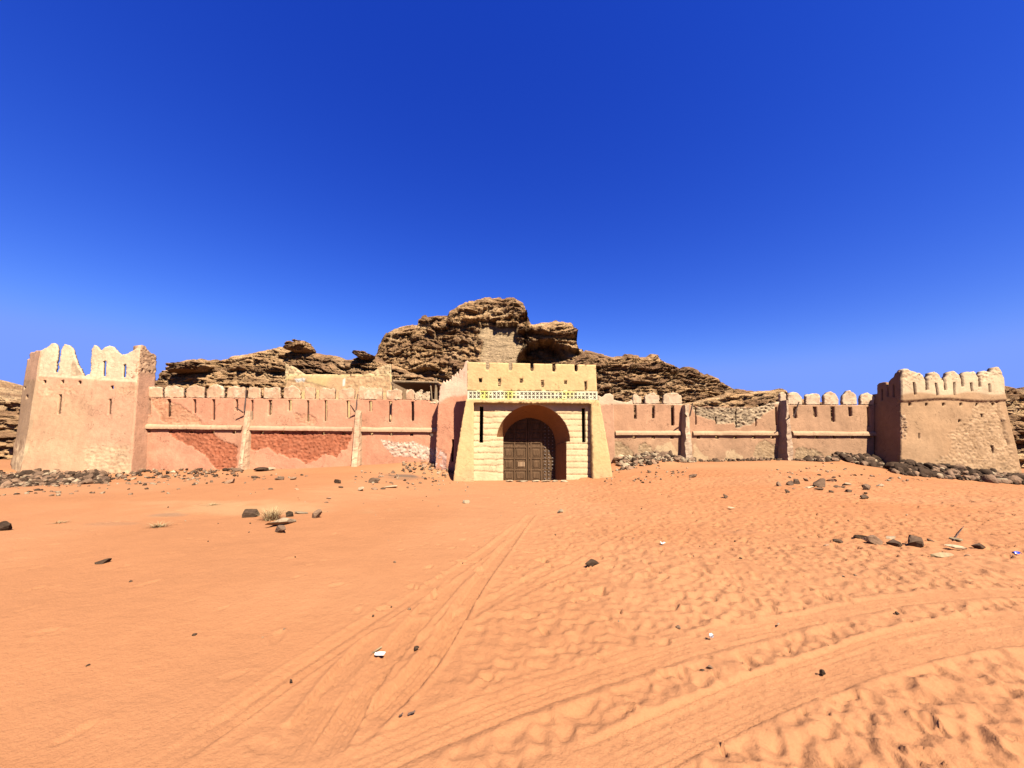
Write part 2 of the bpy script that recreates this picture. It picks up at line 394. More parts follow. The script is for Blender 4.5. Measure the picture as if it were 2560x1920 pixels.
fx = rng.uniform(-6, 23.5, N_F); fy = rng.uniform(.6, 18.5, N_F)**1.0
for x, y in zip(fx, fy):
    # trampled side is to the right of a line that runs away from the camera
    edge = -.9+.12*y+(.9*math.sin(y*.9))
    den = float(sstep(np.array(edge-1.0), np.array(edge+1.8), np.array(x)))
    den *= .45+.9*float(vn(np.array(x*.55), np.array(y*.55), 77))
    if y < 3.2 and x < 1.2: den *= .45
    if rng.rand() > den: continue
    s = rng.uniform(.025, .08)*(1.15 if y > 5 else .9)
    dent(x, y, s*1.35, s*rng.uniform(.45, .8), rng.uniform(0, pi), rng.uniform(.010, .028)*(1.35 if y > 6 else 1.15))
for i in range(240):
    dent(rng.uniform(-9, 0), rng.uniform(1.5, 16), rng.uniform(.05, .12), .05, rng.uniform(0, pi), rng.uniform(.004, .013))
for i, (p, wd, st, rg) in enumerate(TRACKS): track(p, wd*1.15, .014, rg+1, .008, 70+i, st)
edgex = -.9+.12*gy_
trm = sstep(-1.5, 2.0, gx_-edgex)
wx = fbm(gx_*2.6, gy_*2.6, 61, 3)*1.6; wy = fbm(gx_*2.6+9, gy_*2.6, 62, 3)*1.6
keep_ = trm*(1-.85*track_mask)*(.35+.65*sstep(.35, .6, fbm(gx_*.8, gy_*.8, 63, 3)))
f1, f2, r1, r2, lx, ly = voro(gx_/.145+wx*1.3, gy_/.135+wy*1.3, 64, .95)
relief += (((f1-.42)*(.02+.058*r1)+(r2-.5)*lx*.035)*keep_).astype(np.float32)
f1, f2, r1, r2, lx, ly = voro(gx_/.095+wx, gy_/.085+wy, 65, .95)
relief += (((f1-.42)*(.008+.026*r1))*keep_).astype(np.float32); del f1, f2, r1, r2, lx, ly, wx, wy, keep_
relief += ((fbm(gx_*3.2, gy_*3.2, 5, 4)-.5)*.04*trm*(1-.7*track_mask)-np.abs(fbm(gx_*6, gy_*6, 25, 3)-.5)*.07*trm*(1-.8*track_mask)+(fbm(gx_*.9, gy_*.9, 8, 3)-.5)*.04*trm
           + (fbm(gx_*1.2, gy_*3.0, 9, 3)-.5)*.012).astype(np.float32)
def sample_relief(X, Y):
    fx = (X-RX0)/RS; fy = (Y-RY0)/RS
    ok = (fx > 0) & (fx < NX-2) & (fy > 0) & (fy < NY-2)
    fx = np.clip(fx, 0, NX-2.01); fy = np.clip(fy, 0, NY-2.01)
    i = fx.astype(int); j = fy.astype(int); a = fx-i; b = fy-j
    v = (relief[j, i]*(1-a)+relief[j, i+1]*a)*(1-b)+(relief[j+1, i]*(1-a)+relief[j+1, i+1]*a)*b
    ed = np.clip(np.minimum(np.minimum(fx, NX-fx), np.minimum(fy, NY-fy))/60, 0, 1)
    return v*ok*ed
# single ground sheet, finer close by
rows = [-3.0]
y = -3.0
while y < 900:
    if y < .5: st = .12
    elif y < 7: st = .016+.0032*max(0, y-1)
    elif y < 24: st = .035+.0012*(y-7)
    else: st = (y-24)*.09+.1
    y += st; rows.append(y)
rows = np.array(rows)
tt = np.linspace(-1, 1, 1500); tt = 2.6*np.sign(tt)*(.75*np.abs(tt)+.25*np.abs(tt)**3)
TX = tt[None, :]*(np.maximum(rows, 0)[:, None]+3.2); TY = np.repeat(rows[:, None], len(tt), 1)
TZ = ground_z(TX, TY)+sample_relief(TX, TY)
print('ground verts', TX.size)
gcol = np.empty(TX.shape+(3,), np.float32)
n1 = fbm(TX*.22, TY*.22, 51, 4)
gcol[:] = lerp(c3(.80, .35, .165), c3(.84, .385, .19), sstep(.35, .65, n1))
redd = sstep(.45, .75, fbm(TX*.12+9, TY*.5, 52, 3))*sstep(0, 8, TX)
gcol[:] = lerp(gcol, c3(.76, .30, .13), redd*.5)
def patch(px, py, rx, ry, c, k):
    g = G(px, py); q = np.hypot((TX-g[0])/rx, (TY-g[1])/ry)+(fbm(TX*1.5, TY*1.5, int(px), 3)-.5)*1.2
    gcol[:] = lerp(gcol, c3(*c), k*(1-sstep(.4, 1.1, q)))
patch(640, 1275, 3.2, .8, (.82, .47, .24), .8); patch(520, 1262, 3.0, .4, (.82, .47, .24), .5)
patch(1010, 1196, .9, .5, (.2, .17, .15), .75); patch(1000, 1200, 1.3, .9, (.42, .26, .17), .5)
patch(360, 1203, .6, .3, (.45, .3, .22), .6); patch(430, 1287, .7, .22, (.5, .29, .19), .6); patch(280, 1306, .6, .2, (.55, .3, .18), .4)
patch(1850, 1330, .5, .3, (.5, .3, .2), .15)
nr, nc = TX.shape
idx = np.arange(nr*nc).reshape(nr, nc)
Q = np.stack([idx[:-1, :-1].ravel(), idx[:-1, 1:].ravel(), idx[1:, 1:].ravel(), idx[1:, :-1].ravel()], 1)
g = mesh_np('ground', np.stack([TX.ravel(), TY.ravel(), TZ.ravel()], 1), Q, M_SAND, None, gcol.reshape(-1, 3), smooth=True)
tag(g, kind='structure')
del gx_, gy_, gcol, TX, TY, TZ, Q, idx, trm

# ================================================================ rock hills
def rock_d(x, z, seed=0, big=1.0, an=1.0):
    zw = z+.9*(fbm(x*.06, x*0+2, seed, 3)-.5)*4+(fbm(x*.35, z*.6, seed+1, 3)-.5)*1.2
    d = 0
    for k, (sx, sz, a, crack) in enumerate([(7.0, 3.2, 1.35*big, .35), (2.9, 1.2, .8*big, .5), (1.15, .46, .52, .55), (.5, .21, .27, .45), (.22, .1, .12, .3)]):
        f1, f2, r1, r2, lx, ly = voro(x/sx+.7*fbm(x*.3/sx*3, zw/sx, seed+k), zw/(sz*an), seed+11*k, .92)
        e = f2-f1
        d = d+a*(r1-.5)+a*1.5*(r2-.5)*lx-a*(.25+.8*(r1-.5))*ly-crack*a*.7*np.exp(-e*7)
        if k == 1: rr = r2; dd1 = d
    d = d+(fbm(x*2.5, zw*5, seed+5, 3)-.5)*.22
    return d, rr, zw
VARN = c3(.27, .148, .08); TAN = c3(.52, .305, .155); LIGHT = c3(.78, .53, .31)
def rock_col(x, zw, d, rr, seed, amount=.5):
    t = fbm(x*.25, zw*.8, seed+60, 4)
    lay = vn(x*.05, zw*1.9, seed+61)
    m = sstep(.36, .64, t*.55+lay*.25+rr*.2+(.5-amount)*.5)
    c = lerp(VARN, TAN, m)
    rec = sstep(.1, -.9, d)              # fresh rock where blocks have broken away
    c = lerp(c, LIGHT, rec*.45*sstep(.3, .6, vn(x*.6, zw*1.2, seed+9)))
    return c
def hill(name, outline, Ytop, seed, slope=.45, dx=.10, rows=230, zbot=-1.0, depth_noise=1.0, amount=.5, special=None, backz=1.0, an=1.0):
    """front of a rocky ridge whose crest follows the outline"""
    P = [hitY(x, y, Ytop) for x, y in outline]
    xs = np.array([p[0] for p in P]); zs = np.array([p[2] for p in P])
    X = np.arange(xs[0], xs[-1], dx)
    H = np.interp(X, xs, zs)
    f1, f2, r1, r2, _, _ = voro(X/1.4, X*0, seed, .9)
    H = H+(r1-.5)*.35+(fbm(X*1.1, X*0, seed+3, 3)-.5)*.35
    t = np.r_[np.linspace(0, 1, rows), 1+np.linspace(.02, .5, 14)]
    T, XX = np.meshgrid(t, X, indexing='ij'); HH = np.repeat(H[None], len(t), 0)
    front_ = T <= 1
    Z = zbot+(HH-zbot)*np.minimum(T, 1)
    rel = np.minimum(T, 1)
    Yp = Ytop-(HH-Z)*slope-1.1*np.sqrt(np.clip(1-rel**6, 0, 1))
    back = np.clip(T-1, 0, 1)
    d, rr, zw = rock_d(XX, Z, seed, depth_noise, an)
    kk = np.clip((1-rel)*12, .25, 1)
    px, py = proj(np.stack([XX, Yp, Z], -1))
    C = rock_col(XX, zw, d, rr, seed, amount)
    if special is not None: d, C = special(px, py, d, C, XX, zw)
    Y = Yp-d*kk
    Z2 = Z+np.where(front_, 0, -back*10*backz*0)-back*back*HH*1.2
    Y = np.where(front_, Y, Ytop+back*22)
    X2 = XX+(vn(zw*.9, XX*.15, seed+8)-.5)*.5
    n, m = X2.shape; idx = np.arange(n*m).reshape(n, m)
    Q = np.stack([idx[:-1, :-1].ravel(), idx[:-1, 1:].ravel(), idx[1:, 1:].ravel(), idx[1:, :-1].ravel()], 1)
    o = mesh_np(name, np.stack([X2.ravel(), Y.ravel(), Z2.ravel()], 1), Q, M_ROCK, None, C.reshape(-1, 3))
    tag(o, kind='structure'); return o
SMOOTH = D((1042,702),(1060,700),(1118,703),(1120,725),(1140,740),(1128,760),(1110,785),(1100,800),(1030,800),(1040,760),(1044,735),(1036,728))
CAVE = D((1108,792),(1122,765),(1145,747),(1170,738),(1192,740),(1210,753),(1228,772),(1205,780),(1178,785),(1150,790),(1128,794))
CAPP = D((968,700),(964,672),(1000,640),(1090,630),(1150,640),(1150,684),(1125,690),(1105,684),(1080,692),(1040,690),(1000,702))
BLOCKP = D((1125,752),(1140,745),(1144,720),(1148,690),(1260,685),(1260,760),(1236,757),(1215,750),(1192,738),(1170,736),(1145,745))
def sp_dome(px, py, d, C, X, zw):
    w = inpoly(px+(fbm(X*.5, zw*.5, 4)-.5)*26, py+(fbm(X*.5, zw*.5, 14)-.5)*18, SMOOTH).astype(float)
    d = d*(1-w*.88)+w*(-.9+(fbm(X*.7, zw*.25, 3, 3)-.5)*.5)
    C = lerp(C, lerp(c3(.34, .23, .14), c3(.5, .35, .21), fbm(X*1.6, zw*.2, 6, 4)), w*.9)
    jx = px+(fbm(X*.6, zw*.6, 24, 3)-.5)*16; jy = py+(fbm(X*.6, zw*.6, 34, 3)-.5)*10
    d = d+.9*inpoly(jx, jy, CAPP)+1.3*inpoly(jx, jy, BLOCKP)
    cv = inpoly(px, py, CAVE).astype(float); d = d-cv*2.2
    return d, C
dome = [(700,990),(800,960),(880,920),(930,900)]+D((816,768),(820,745),(835,720),(862,705),(890,700),(902,697),(903,687),(915,683),(955,680),(967,677),(972,669),(1000,656),(1030,649),(1060,645),(1090,644),(1112,645),(1130,653),(1136,664),(1137,681),(1143,694),(1150,701),(1170,696),(1200,695),(1234,697),(1239,706),(1240,722),(1243,736),(1246,752),(1290,765),(1340,772))+[(1650,920),(1750,960),(1900,1040)]
hill('hill', dome, 46, 101, slope=.42, depth_noise=.95, an=.78, special=sp_dome, amount=.5, dx=.11, rows=240)
left = [(300,1010),(370,975),(388,960)]+D((345,822),(372,815),(374,797),(372,790),(398,781),(440,779),(470,778),(530,767),(590,757),(605,752),(640,756),(672,760),(700,768),(722,770),(748,775),(764,775),(790,768),(815,772),(835,785),(880,800),(950,820),(1040,850),(1100,880))
hill('hill', left, 38, 202, an=.6, depth_noise=.55, slope=.55, amount=.42, dx=.09, rows=170)
right = D((1150,860),(1200,800),(1240,772),(1262,757),(1290,765),(1318,769),(1340,766),(1395,768),(1420,769),(1429,778),(1440,785),(1470,796),(1500,798),(1522,806),(1552,822),(1572,830),(1588,842),(1610,846),(1660,852),(1720,862),(1850,885),(1960,905),(2000,930))
hill('hill', right, 40, 303, an=.5, depth_noise=.5, slope=.5, amount=.62, dx=.09, rows=170)
hill('cliff', [(-420,860),(-250,900),(-100,930),(0,985),(18,1000),(28,1010),(40,1003),(60,996),(120,1010),(200,1060)], 36, 404, slope=.25, amount=.45, dx=.11, rows=150)
hill('cliff', [(2300,1100),(2440,1010),(2506,968),(2522,970),(2545,975),(2560,976),(2640,960),(2760,985),(2900,950),(3060,900)], 38, 505, slope=.25, amount=.4, dx=.11, rows=150)
hill('hill', [(1700,1010),(1800,985)]+D((1586,844),(1600,846),(1660,844),(1682,843),(1692,846),(1700,870))+[(2010,1030),(2100,1060)], 31, 606, an=.5, depth_noise=.5, slope=.3, amount=.33, dx=.08, rows=90)
# ledges and boulders that stick out of the ridge
def blob(name, outline, Y, depth, seed, label, cat='boulder', big=.5, carve=None, amount=.45, sub=6):
    P = np.array([hitY(x, y, Y) for x, y in outline]); xs = P[:, 0]; zs = P[:, 2]
    # level rows between the left and right limits of the outline
    z0, z1 = zs.min(), zs.max(); n = 70; m = 180
    V = []; zl = np.linspace(z0+.01*(z1-z0), z1-.01*(z1-z0), n); lim = []
    for z in zl:
        h = []
        for i in range(len(xs)):
            j = (i+1) % len(xs)
            if (zs[i] > z) != (zs[j] > z): h.append(xs[i]+(xs[j]-xs[i])*(z-zs[i])/(zs[j]-zs[i]))
        lim.append((min(h), max(h)))
    lim = np.array(lim); cx = lim.mean(1); hw = (lim[:, 1]-lim[:, 0])/2
    a = np.linspace(0, 2*pi, m, endpoint=False)
    A, I = np.meshgrid(a, np.arange(n)); CX = cx[I]; HW = hw[I]; ZZ = zl[I]
    dpt = depth*(HW/hw.max())**.5
    ex = np.sign(np.cos(A))*np.abs(np.cos(A))**.7; ey = np.sign(np.sin(A))*np.abs(np.sin(A))**.7
    X = CX+HW*ex; Yv = Y+dpt*ey
    arc = X+Yv*.8
    d, rr, zw = rock_d(arc, ZZ, seed, big)
    C = rock_col(arc, zw, d, rr, seed, amount)
    if carve is not None:
        px, py = proj(np.stack([X, Yv, ZZ], -1))
        wv = (inpoly(px, py, carve) & (ey < 0)).astype(float)
        d = d*(1-wv)-wv*depth*.8
    # push along the outward direction, mostly towards the front
    X = X+ex*d*.25; Yv = Yv+ey*d*.9
    V = np.stack([X.ravel(), Yv.ravel(), ZZ.ravel()], 1)
    idx = np.arange(n*m).reshape(n, m); nx = np.roll(idx, -1, 1)
    Q = [tuple(q) for q in np.stack([idx[:-1].ravel(), nx[:-1].ravel(), nx[1:].ravel(), idx[1:].ravel()], 1)]
    Q.append(tuple(idx[-1])); Q.append(tuple(idx[0][::-1]))
    o = mesh_np(name, V, Q, M_ROCK, None, C.reshape(-1, 3)); tag(o, label, cat); return o
blob('boulder', D((625,757),(628,747),(640,741),(634,737),(652,737),(668,741),(674,750),(675,757),(660,763),(640,763)), 37.2, 1.4, 23, 'small round layered boulder perched like a mushroom on the left ridge', big=.25)
blob('boulder', D((764,765),(768,762),(790,760),(800,766),(812,770),(800,778),(780,776)), 37, 1.2, 24, 'pointed flat boulder just left of the big dome of rock', big=.25)
blob('boulder', D((368,800),(374,790),(400,785),(440,784),(455,792),(440,802),(400,805),(378,806)), 35.5, 1.5, 25, 'dark overhanging ledge rock at the far left end of the ridge', big=.25, amount=.3)
# ================================================================ the fort
PINK = c3(.78, .35, .215); CREAM = c3(.80, .475, .295); PCREAM = c3(.80, .47, .295); REDS = c3(.44, .125, .06); TANW = c3(.585, .335, .20); GATE = c3(.89, .585, .28)
def crop(ox, oy, k, *pts): return [(ox+x/k, oy+y/k) for x, y in pts]
def wear(info, col_, polys, seed, cA, cB, sx=.26, sy=.1, amp=.045, inset=.03, jag=14):
    px = info['px']+(fbm(info['s']*2.2, info['t']*2.2, seed, 4)-.5)*jag; py = info['py']+(fbm(info['s']*2.2+7, info['t']*2.2, seed+1, 4)-.5)*jag*.8
    m = np.zeros(px.shape, bool)
    for p in polys: m |= inpoly(px, py, p)
    w = m.astype(float)
    h, sh = rubble_tex(info['s'], info['t'], seed, sx, sy)
    info['disp'] = info.get('disp', np.zeros(len(px)))+w*(h*amp-inset)
    return lerp(col_, lerp(cA, cB, np.clip(sh, 0, 1)), w)
def stain(info, c, seed, k=.12):
    n = fbm(info['s']*.8, info['t']*.5, seed, 4); return c*(1-k/2+k*n)[:, None]
def colwall(base, top, ytop, ylip, seed, low=None, polys=(), white=()):
    def f(i):
        n = fbm(i['s']*.6, i['t']*.8, seed, 4)
        c = lerp(base*.95, base*1.05, n)
        c = lerp(c, top, sstep(.45, .8, fbm(i['s']*.35+3, i['t']*1.1, seed+2, 3))*.45)
        c = lerp(top, c, sstep(ytop-2, ytop+3, i['py']+(n-.5)*6))
        if low is not None: c = lerp(c, low, sstep(1105, 1165, i['py']+(n-.5)*80)*.6)
        for ps, cA, cB, a in polys: c = wear(i, c, ps, seed+5, cA, cB, amp=a)
        for ps, cA, cB in white: c = wear(i, c, ps, seed+25, cA, cB, sx=.16, sy=.1, amp=.06, inset=0, jag=10)
        return c
    return f

# ---------------------------------------------------------------- left curtain wall
W = empty('curtain_wall', (-12.5, 20.4, 0), 'pink plastered battlement wall between the ruined tower and the gate, red brickwork showing', 'wall')
LW = front(-12, 20.4)
slitsL = [(368,377,996,1037,-1),(418,427,998,1042,-2),(482,490,998,1033,0),(530,538,998,1050,-1),(588,595,998,1027,0),(627,633,1000,1050,-1),(671,680,1000,1038,-1),(720,729,1000,1027,0),(767,773,1001,1054,-1),(811,818,1001,1053,-1),(866,875,1002,1044,0),(922,930,1003,1029,0),(972,980,1003,1055,-1),(1028,1035,1004,1052,0)]
stoneA = crop(320, 820, 3.95, (240,700),(390,700),(470,740),(640,840),(690,880),(740,950),(400,950),(340,915),(290,860),(230,740))
lowA = crop(320, 820, 3.95, (390,1010),(820,1010),(870,1080),(980,1130),(1090,1170),(1070,1290),(1050,1430),(900,1430),(820,1330),(760,1240),(640,1180),(520,1130),(430,1060))
lowB = crop(560, 820, 3.95, (250,1025),(1265,1030),(1240,1110),(1215,1200),(1150,1215),(1120,1290),(1000,1240),(900,1320),(800,1335),(700,1290),(600,1270),(520,1250),(440,1180),(300,1200),(250,1180))
midB = crop(560, 820, 3.95, (700,860),(820,840),(920,900),(900,955),(700,950))
lowC = crop(840, 820, 3.95, (440,1090),(620,1140),(760,1120),(880,1170),(980,1190),(990,1330),(850,1300),(700,1260),(570,1270),(480,1180))
rocky = dict()
fcol = colwall(PINK, PCREAM, 0, 1070, 5, low=PINK*1.03, polys=[([stoneA], c3(.62,.26,.14), c3(.8,.42,.25), .03), ([lowA, lowB], REDS, c3(.64,.23,.125), .05), ([midB], c3(.68,.3,.18), c3(.8,.42,.25), .03)],
               white=[([lowC], c3(.5,.2,.13), c3(1.0,.8,.62))])
outl = [(343,994),(600,996),(900,998),(1040,1000),(1073,1001),(1080,1006),(1100,1010),(1106,1010),(1106,1205),(600,1235),(320,1240),(325,1170),(343,1070)]
hol = [rectpx(a, b, c, d, k) for a, b, c, d, k in slitsL]
hol += [rectpx(x-4.5, x+4.5, 1075+.012*(x-340), 1081.5+.012*(x-340)) for x in (372,425,478,531,585,654,705,757,808,859,928,978,1029,1078)]
panel('wall_face', W, LW, outl, hol, .22, fcol, res=.055)
def merlon(x0, x1, tops, y0, parent, pl, c=CREAM, th=.17, seed=0, rub=.35):
    rg = random.Random(seed*7+int(x0)); tt_ = []
    for q in range(len(tops)-1):
        for f in (0, .33, .66): tt_.append((tops[q][0]*(1-f)+tops[q+1][0]*f, tops[q][1]*(1-f)+tops[q+1][1]*f+(rg.uniform(-3.0, 2.0) if f else rg.uniform(-1, 1))))
    tops = tt_+[tops[-1]]
    tops = [(x0+.9, tops[0][1]+2)]+tops[1:-1]+[(x1-.9, tops[-1][1]+2)]; x0 += .9; x1 -= .9
    pts = [(x0, y0)]+tops+[(x1, y0)]
    def f(i):
        n = fbm(i['s']*3, i['t']*3, seed+int(x0), 4)
        cc = lerp(c*.93, c*1.07, n)
        m = sstep(.55, .62, n+rub*.6*sstep(12, 0, i['py']-min(t[1] for t in tops)))
        cc = lerp(cc, lerp(c3(.62,.36,.22), c3(.95,.75,.52), h2(np.floor(i['s']/.12), np.floor(i['t']/.08), 4)), m*.8)
        i['disp'] = (n-.5)*.07
        return cc
    return panel('merlon', parent, pl, pts, (), th, f, res=.05, rough_edge=.022)
ML = [(344,404,[(345,966),(368,965),(403,967)]),(412,457,[(412,968),(425,965),(440,966),(456,968)]),(464,509,[(465,970),(480,966),(493,964),(503,966),(509,972)]),(516,559,[(516,974),(528,966),(535,961),(548,962),(556,970),(559,975)]),
      (567,612,[(568,971),(580,967),(600,969),(612,969)]),(619,650,[(620,975),(625,967),(640,968),(650,970)]),(658,700,[(659,971),(674,970),(690,968),(700,972)]),(708,750,[(708,974),(716,968),(728,964),(740,968),(750,976)]),
      (761,787,[(762,970),(770,967),(783,969),(787,974)]),(797,837,[(798,972),(815,970),(825,974),(837,970)]),(846,886,[(847,976),(858,971),(878,969),(886,974)]),(896,956,[(897,970),(905,966),(920,970),(928,972),(950,970),(956,973)]),
      (965,1005,[(966,974),(985,973),(1004,975)]),(1014,1037,[(1014,977),(1025,974),(1036,978)])]
for i, (a, b, t) in enumerate(ML):
    yb = 993.6+(.5*(a+b)-343)*.0088
    merlon(a, b, t, yb, W, LW, seed=i)
def rough_stone_row(x0, x1, y0, y1, parent, pl, n, seed, name='broken_coping', cA=c3(.6,.38,.24), cB=c3(.95,.72,.5), th=.3):
    rg = random.Random(seed); pts = [(x0, y0)]; x = x0
    while x < x1:
        stp = rg.uniform(3, 8); yy = y0+(y1-y0)*rg.uniform(.35, 1.0)
        pts.append((x, yy)); x += stp; pts.append((min(x, x1), yy+rg.uniform(-1, 1)))
    pts.append((x1, y0))
    def f(i):
        h, sh = rubble_tex(i['s'], i['t'], seed, .2, .1); i['disp'] = h*.06
        return lerp(cA, cB, np.clip(sh, 0, 1))
    panel(name, parent, pl, pts, (), th, f, res=.05, rough_edge=.02)
rough_stone_row(1037.5, 1073, 1000.5, 974, W, LW, 0, 3)
rough_stone_row(1074, 1100, 1009, 996, W, LW, 0, 4)
# ledge that runs along the wall in lengths between the buttresses
def ledge(x0, y0, x1, y1, parent, pl, h=.25, out=.12, c=PCREAM, drop=.0, seed=0):
    a0, b0 = pl.px(x0, y0); a1, b1 = pl.px(x1, y1)
    n = max(2, int((a1-a0)/.12)); prof = [(0, h), (out*.35, h*.93), (out*.8, h*.72), (out, h*.45), (out*1.02, .0), (0, .0)]
    V = []; Fc = []; C = []
    for i in range(n+1):
        s = a0+(a1-a0)*i/n; b = b0+(b1-b0)*i/n; wob = (float(vn(np.array(s*1.3), np.array(seed+.5), 5))-.5)
        w2 = float(vn(np.array(s*6.), np.array(seed+2.5), 5))-.5
        for o_, z_ in prof:
            V.append(pl.at(s, b+z_+wob*.05*(z_ > 0)+w2*.02, (o_*(1+wob*.3+w2*.15)+(.012 if o_ > 0 else -.05))))
            n_ = float(vn(np.array(s*1.5), np.array(z_*3.), 6)); C.append(c*(.93+.12*n_) if o_ < out*1.01 else c*.9)
    k = len(prof)
    for i in range(n):
        for j in range(k):
            q = (i*k+j, i*k+(j+1) % k, (i+1)*k+(j+1) % k, (i+1)*k+j); Fc.append(q)
    Fc.append(tuple(range(k))[::-1]); Fc.append(tuple(n*k+j for j in range(k)))
    mesh_np('ledge', V, Fc, M_PL, parent, np.array(C))
ledge(338, 1071.5, 606, 1074.5, W, LW, seed=1); ledge(623, 1075.5, 882, 1078, W, LW, c=c3(.78,.42,.27), seed=2); ledge(902, 1079, 1100, 1080.5, W, LW, seed=3)
def buttress(parent, pl, base0, base1, ybase, top0, top1, ytop, out_b, out_t, c, cap=None, seed=0, name='buttress'):
    """battered pier; width and projection shrink upwards"""
    p1 = Plane(pl.O+pl.n*out_b, pl.u, pl.v); p2 = Plane(pl.O+pl.n*out_t, pl.u, pl.v)
    aL, bB = p1.px(base0, ybase); aR, _ = p1.px(base1, ybase); tL, bT = p2.px(top0, ytop); tR, _ = p2.px(top1, ytop)
    if base0 < 1280: aR, _ = pl.px(base1, ybase); tR, _ = pl.px(top1, ytop)
    n = 34; V = []; C = []; Fc = []
    bB -= .4
    for i in range(n+1):
        f = i/n; b = bB+(bT-bB)*f
        L = aL+(tL-aL)*f; Rr = aR+(tR-aR)*f; o_ = out_b+(out_t-out_b)*f**.8
        ring = [(L, -.1), (L, o_*.5), (L+.03, o_*.9), (L+.1*(Rr-L), o_), ((L+Rr)/2, o_*1.03), (Rr-.1*(Rr-L), o_), (Rr-.03, o_*.9), (Rr, o_*.5), (Rr, -.1)]
        for j, (s, d_) in enumerate(ring):
            nn = float(fbm(np.array(s*4.+j), np.array(b*4.), seed, 3))-.5
            V.append(pl.at(s+nn*.07*(d_ > 0), b, d_*(1+nn*.3)))
            q = float(fbm(np.array(s*3.), np.array(b*1.6), seed+9, 3)); C.append(c*(.85+.3*q))
    k = 9
    for i in range(n):
        for j in range(k-1): Fc.append((i*k+j, i*k+j+1, (i+1)*k+j+1, (i+1)*k+j))
    Fc.append(tuple(n*k+j for j in range(k)))
    mesh_np(name, V, Fc, M_PL, parent, np.array(C))
buttress(W, LW, 591, 626, 1176, 612, 629, 1027, .62, .22, c3(.86,.56,.36), seed=1)
buttress(W, LW, 875, 906, 1168, 888, 905, 1026, .62, .22, c3(.86,.56,.36), seed=2)
def stick(parent, P0, P1, r=.03, name='wooden_spout', m=M_STICK):
    P0 = np.array(P0); P1 = np.array(P1); d = P1-P0; L = np.linalg.norm(d); d /= L
    a = np.cross(d, [0, 0, 1.]); a /= np.linalg.norm(a)+1e-9; b = np.cross(d, a); V = []; n = 7; ks = 5
    for i in range(ks+1):
        f = i/ks; rr = r*(1-.35*f); off = (random.random()-.5)*r*.8
        for j in range(n):
            t = 2*pi*j/n; V.append(P0+d*L*f+(a*cos(t)+b*sin(t))*rr*(1+.2*random.random())+a*off)
    Fc = [(i*n+j, i*n+(j+1) % n, (i+1)*n+(j+1) % n, (i+1)*n+j) for i in range(ks) for j in range(n)]
    Fc += [tuple(range(n))[::-1], tuple(ks*n+j for j in range(n))]
    return mesh_np(name, V, Fc, m, parent)
for (x, y, x2, y2, dz) in ((613,1032,605,1020,.5),(616,1028,617,975,.05),(890,1030,886,1015,.5),(893,1030,895,985,.05)):
    a, b = LW.px(x, y); a2, b2 = LW.px(x2, y2); stick(W, LW.at(a, b, .15), LW.at(a2, b2, dz), .035)
# jagged pier between the wall and the gate
PR = front(-3.2, 19.25)
jag = crop(840, 820, 3.95, (1025,590),(1040,570),(1050,545),(1062,520),(1080,545),(1092,510),(1105,540),(1125,500),(1135,530),(1150,465),(1160,490),(1178,450),(1185,480),(1195,430),(1210,470),(1225,400),(1240,420),(1262,385),(1280,330),(1300,322))
def pierc(i):
    n = fbm(i['s']*1.5, i['t'], 33, 4); c = lerp(PINK*.95, PINK*1.06, n)
    c = lerp(c3(.9,.58,.42), c, sstep(-4, 4, i['py']-(1004-(i['px']-1098)*.25)+(n-.5)*24))
    return wear(i, c, [crop(840, 820, 3.95, (985,1160),(1090,1250),(1100,1420),(960,1420))], 34, c3(.45,.17,.12), c3(.9,.6,.5), amp=.05)
panel('pier', W, PR, jag+[(1172,905),(1175,1225),(1085,1225),(1088,1180),(1094,1040)], [rectpx(1129.5,1135,1098,1155,-1)], .9, pierc, res=.055, rough_edge=.02)
# side of that pier back to the wall
cs = corner(PR.p3(1087,1200), PR.p3(1100,975), (0, 1, 0))
P0 = PR.p3(1086,1215); P1 = PR.p3(1100,972)
mesh_np('pier_side', [P0+[0.02,.01,0], P1+[0.02,.01,0], P1+[.02,1.1,0], P0+[.02,1.1,0], P0+[.3,.01,0], P1+[.3,.01,-.1], P1+[.3,1.1,-.1], P0+[.3,1.1,0]], [(0,3,2,1),(4,5,6,7),(1,2,6,5),(0,1,5,4),(3,7,6,2)], M_PL, W, np.tile(PINK, (8, 1)))

# ---------------------------------------------------------------- right curtain wall
W2 = empty('curtain_wall', (13, 22, 0), 'tan plastered wall with a broken stone gap between the gate and the intact tower', 'wall')
RW = front(10, 21.9)
slitsR = [(1584,1591,1013,1048,1),(1630,1637,1014,1046,0),(1677,1685,1014,1064,1),(1737,1741,1021,1062,1),(1789,1792,1042,1062,0),(1838.5,1842,1022,1066,1),(1888,1892,1046,1066,0),(1937,1943,1018,1063,2),(1982,1992,1017,1046,2),(2032,2042,1017,1043,2),(2076,2087,1017,1055,2),(2120,2130,1018,1041,2),(2166,2174,1018,1066,3)]
C6 = lambda *p: crop(1480, 860, 4.366, *p); C7 = lambda *p: crop(1720, 860, 4.366, *p)
gapstone = C7((40,675),(150,690),(300,685),(520,690),(760,690),(860,660),(940,640),(945,700),(870,740),(820,770),(800,800),(740,830),(700,880),(620,890),(540,930),(500,860),(310,880),(300,860),(290,830),(200,810),(110,780),(60,740))
plowR = [C6((250,1060),(330,1075),(450,1170),(470,1260),(250,1240)), C6((520,1110),(560,1080),(660,1120),(680,1230),(560,1240),(500,1180)), C7((740,1110),(840,1050),(920,1090),(990,1120),(990,1280),(760,1290),(720,1200)), C7((1160,1150),(1260,1120),(1340,1140),(1470,1200),(1480,1250),(1180,1270))]
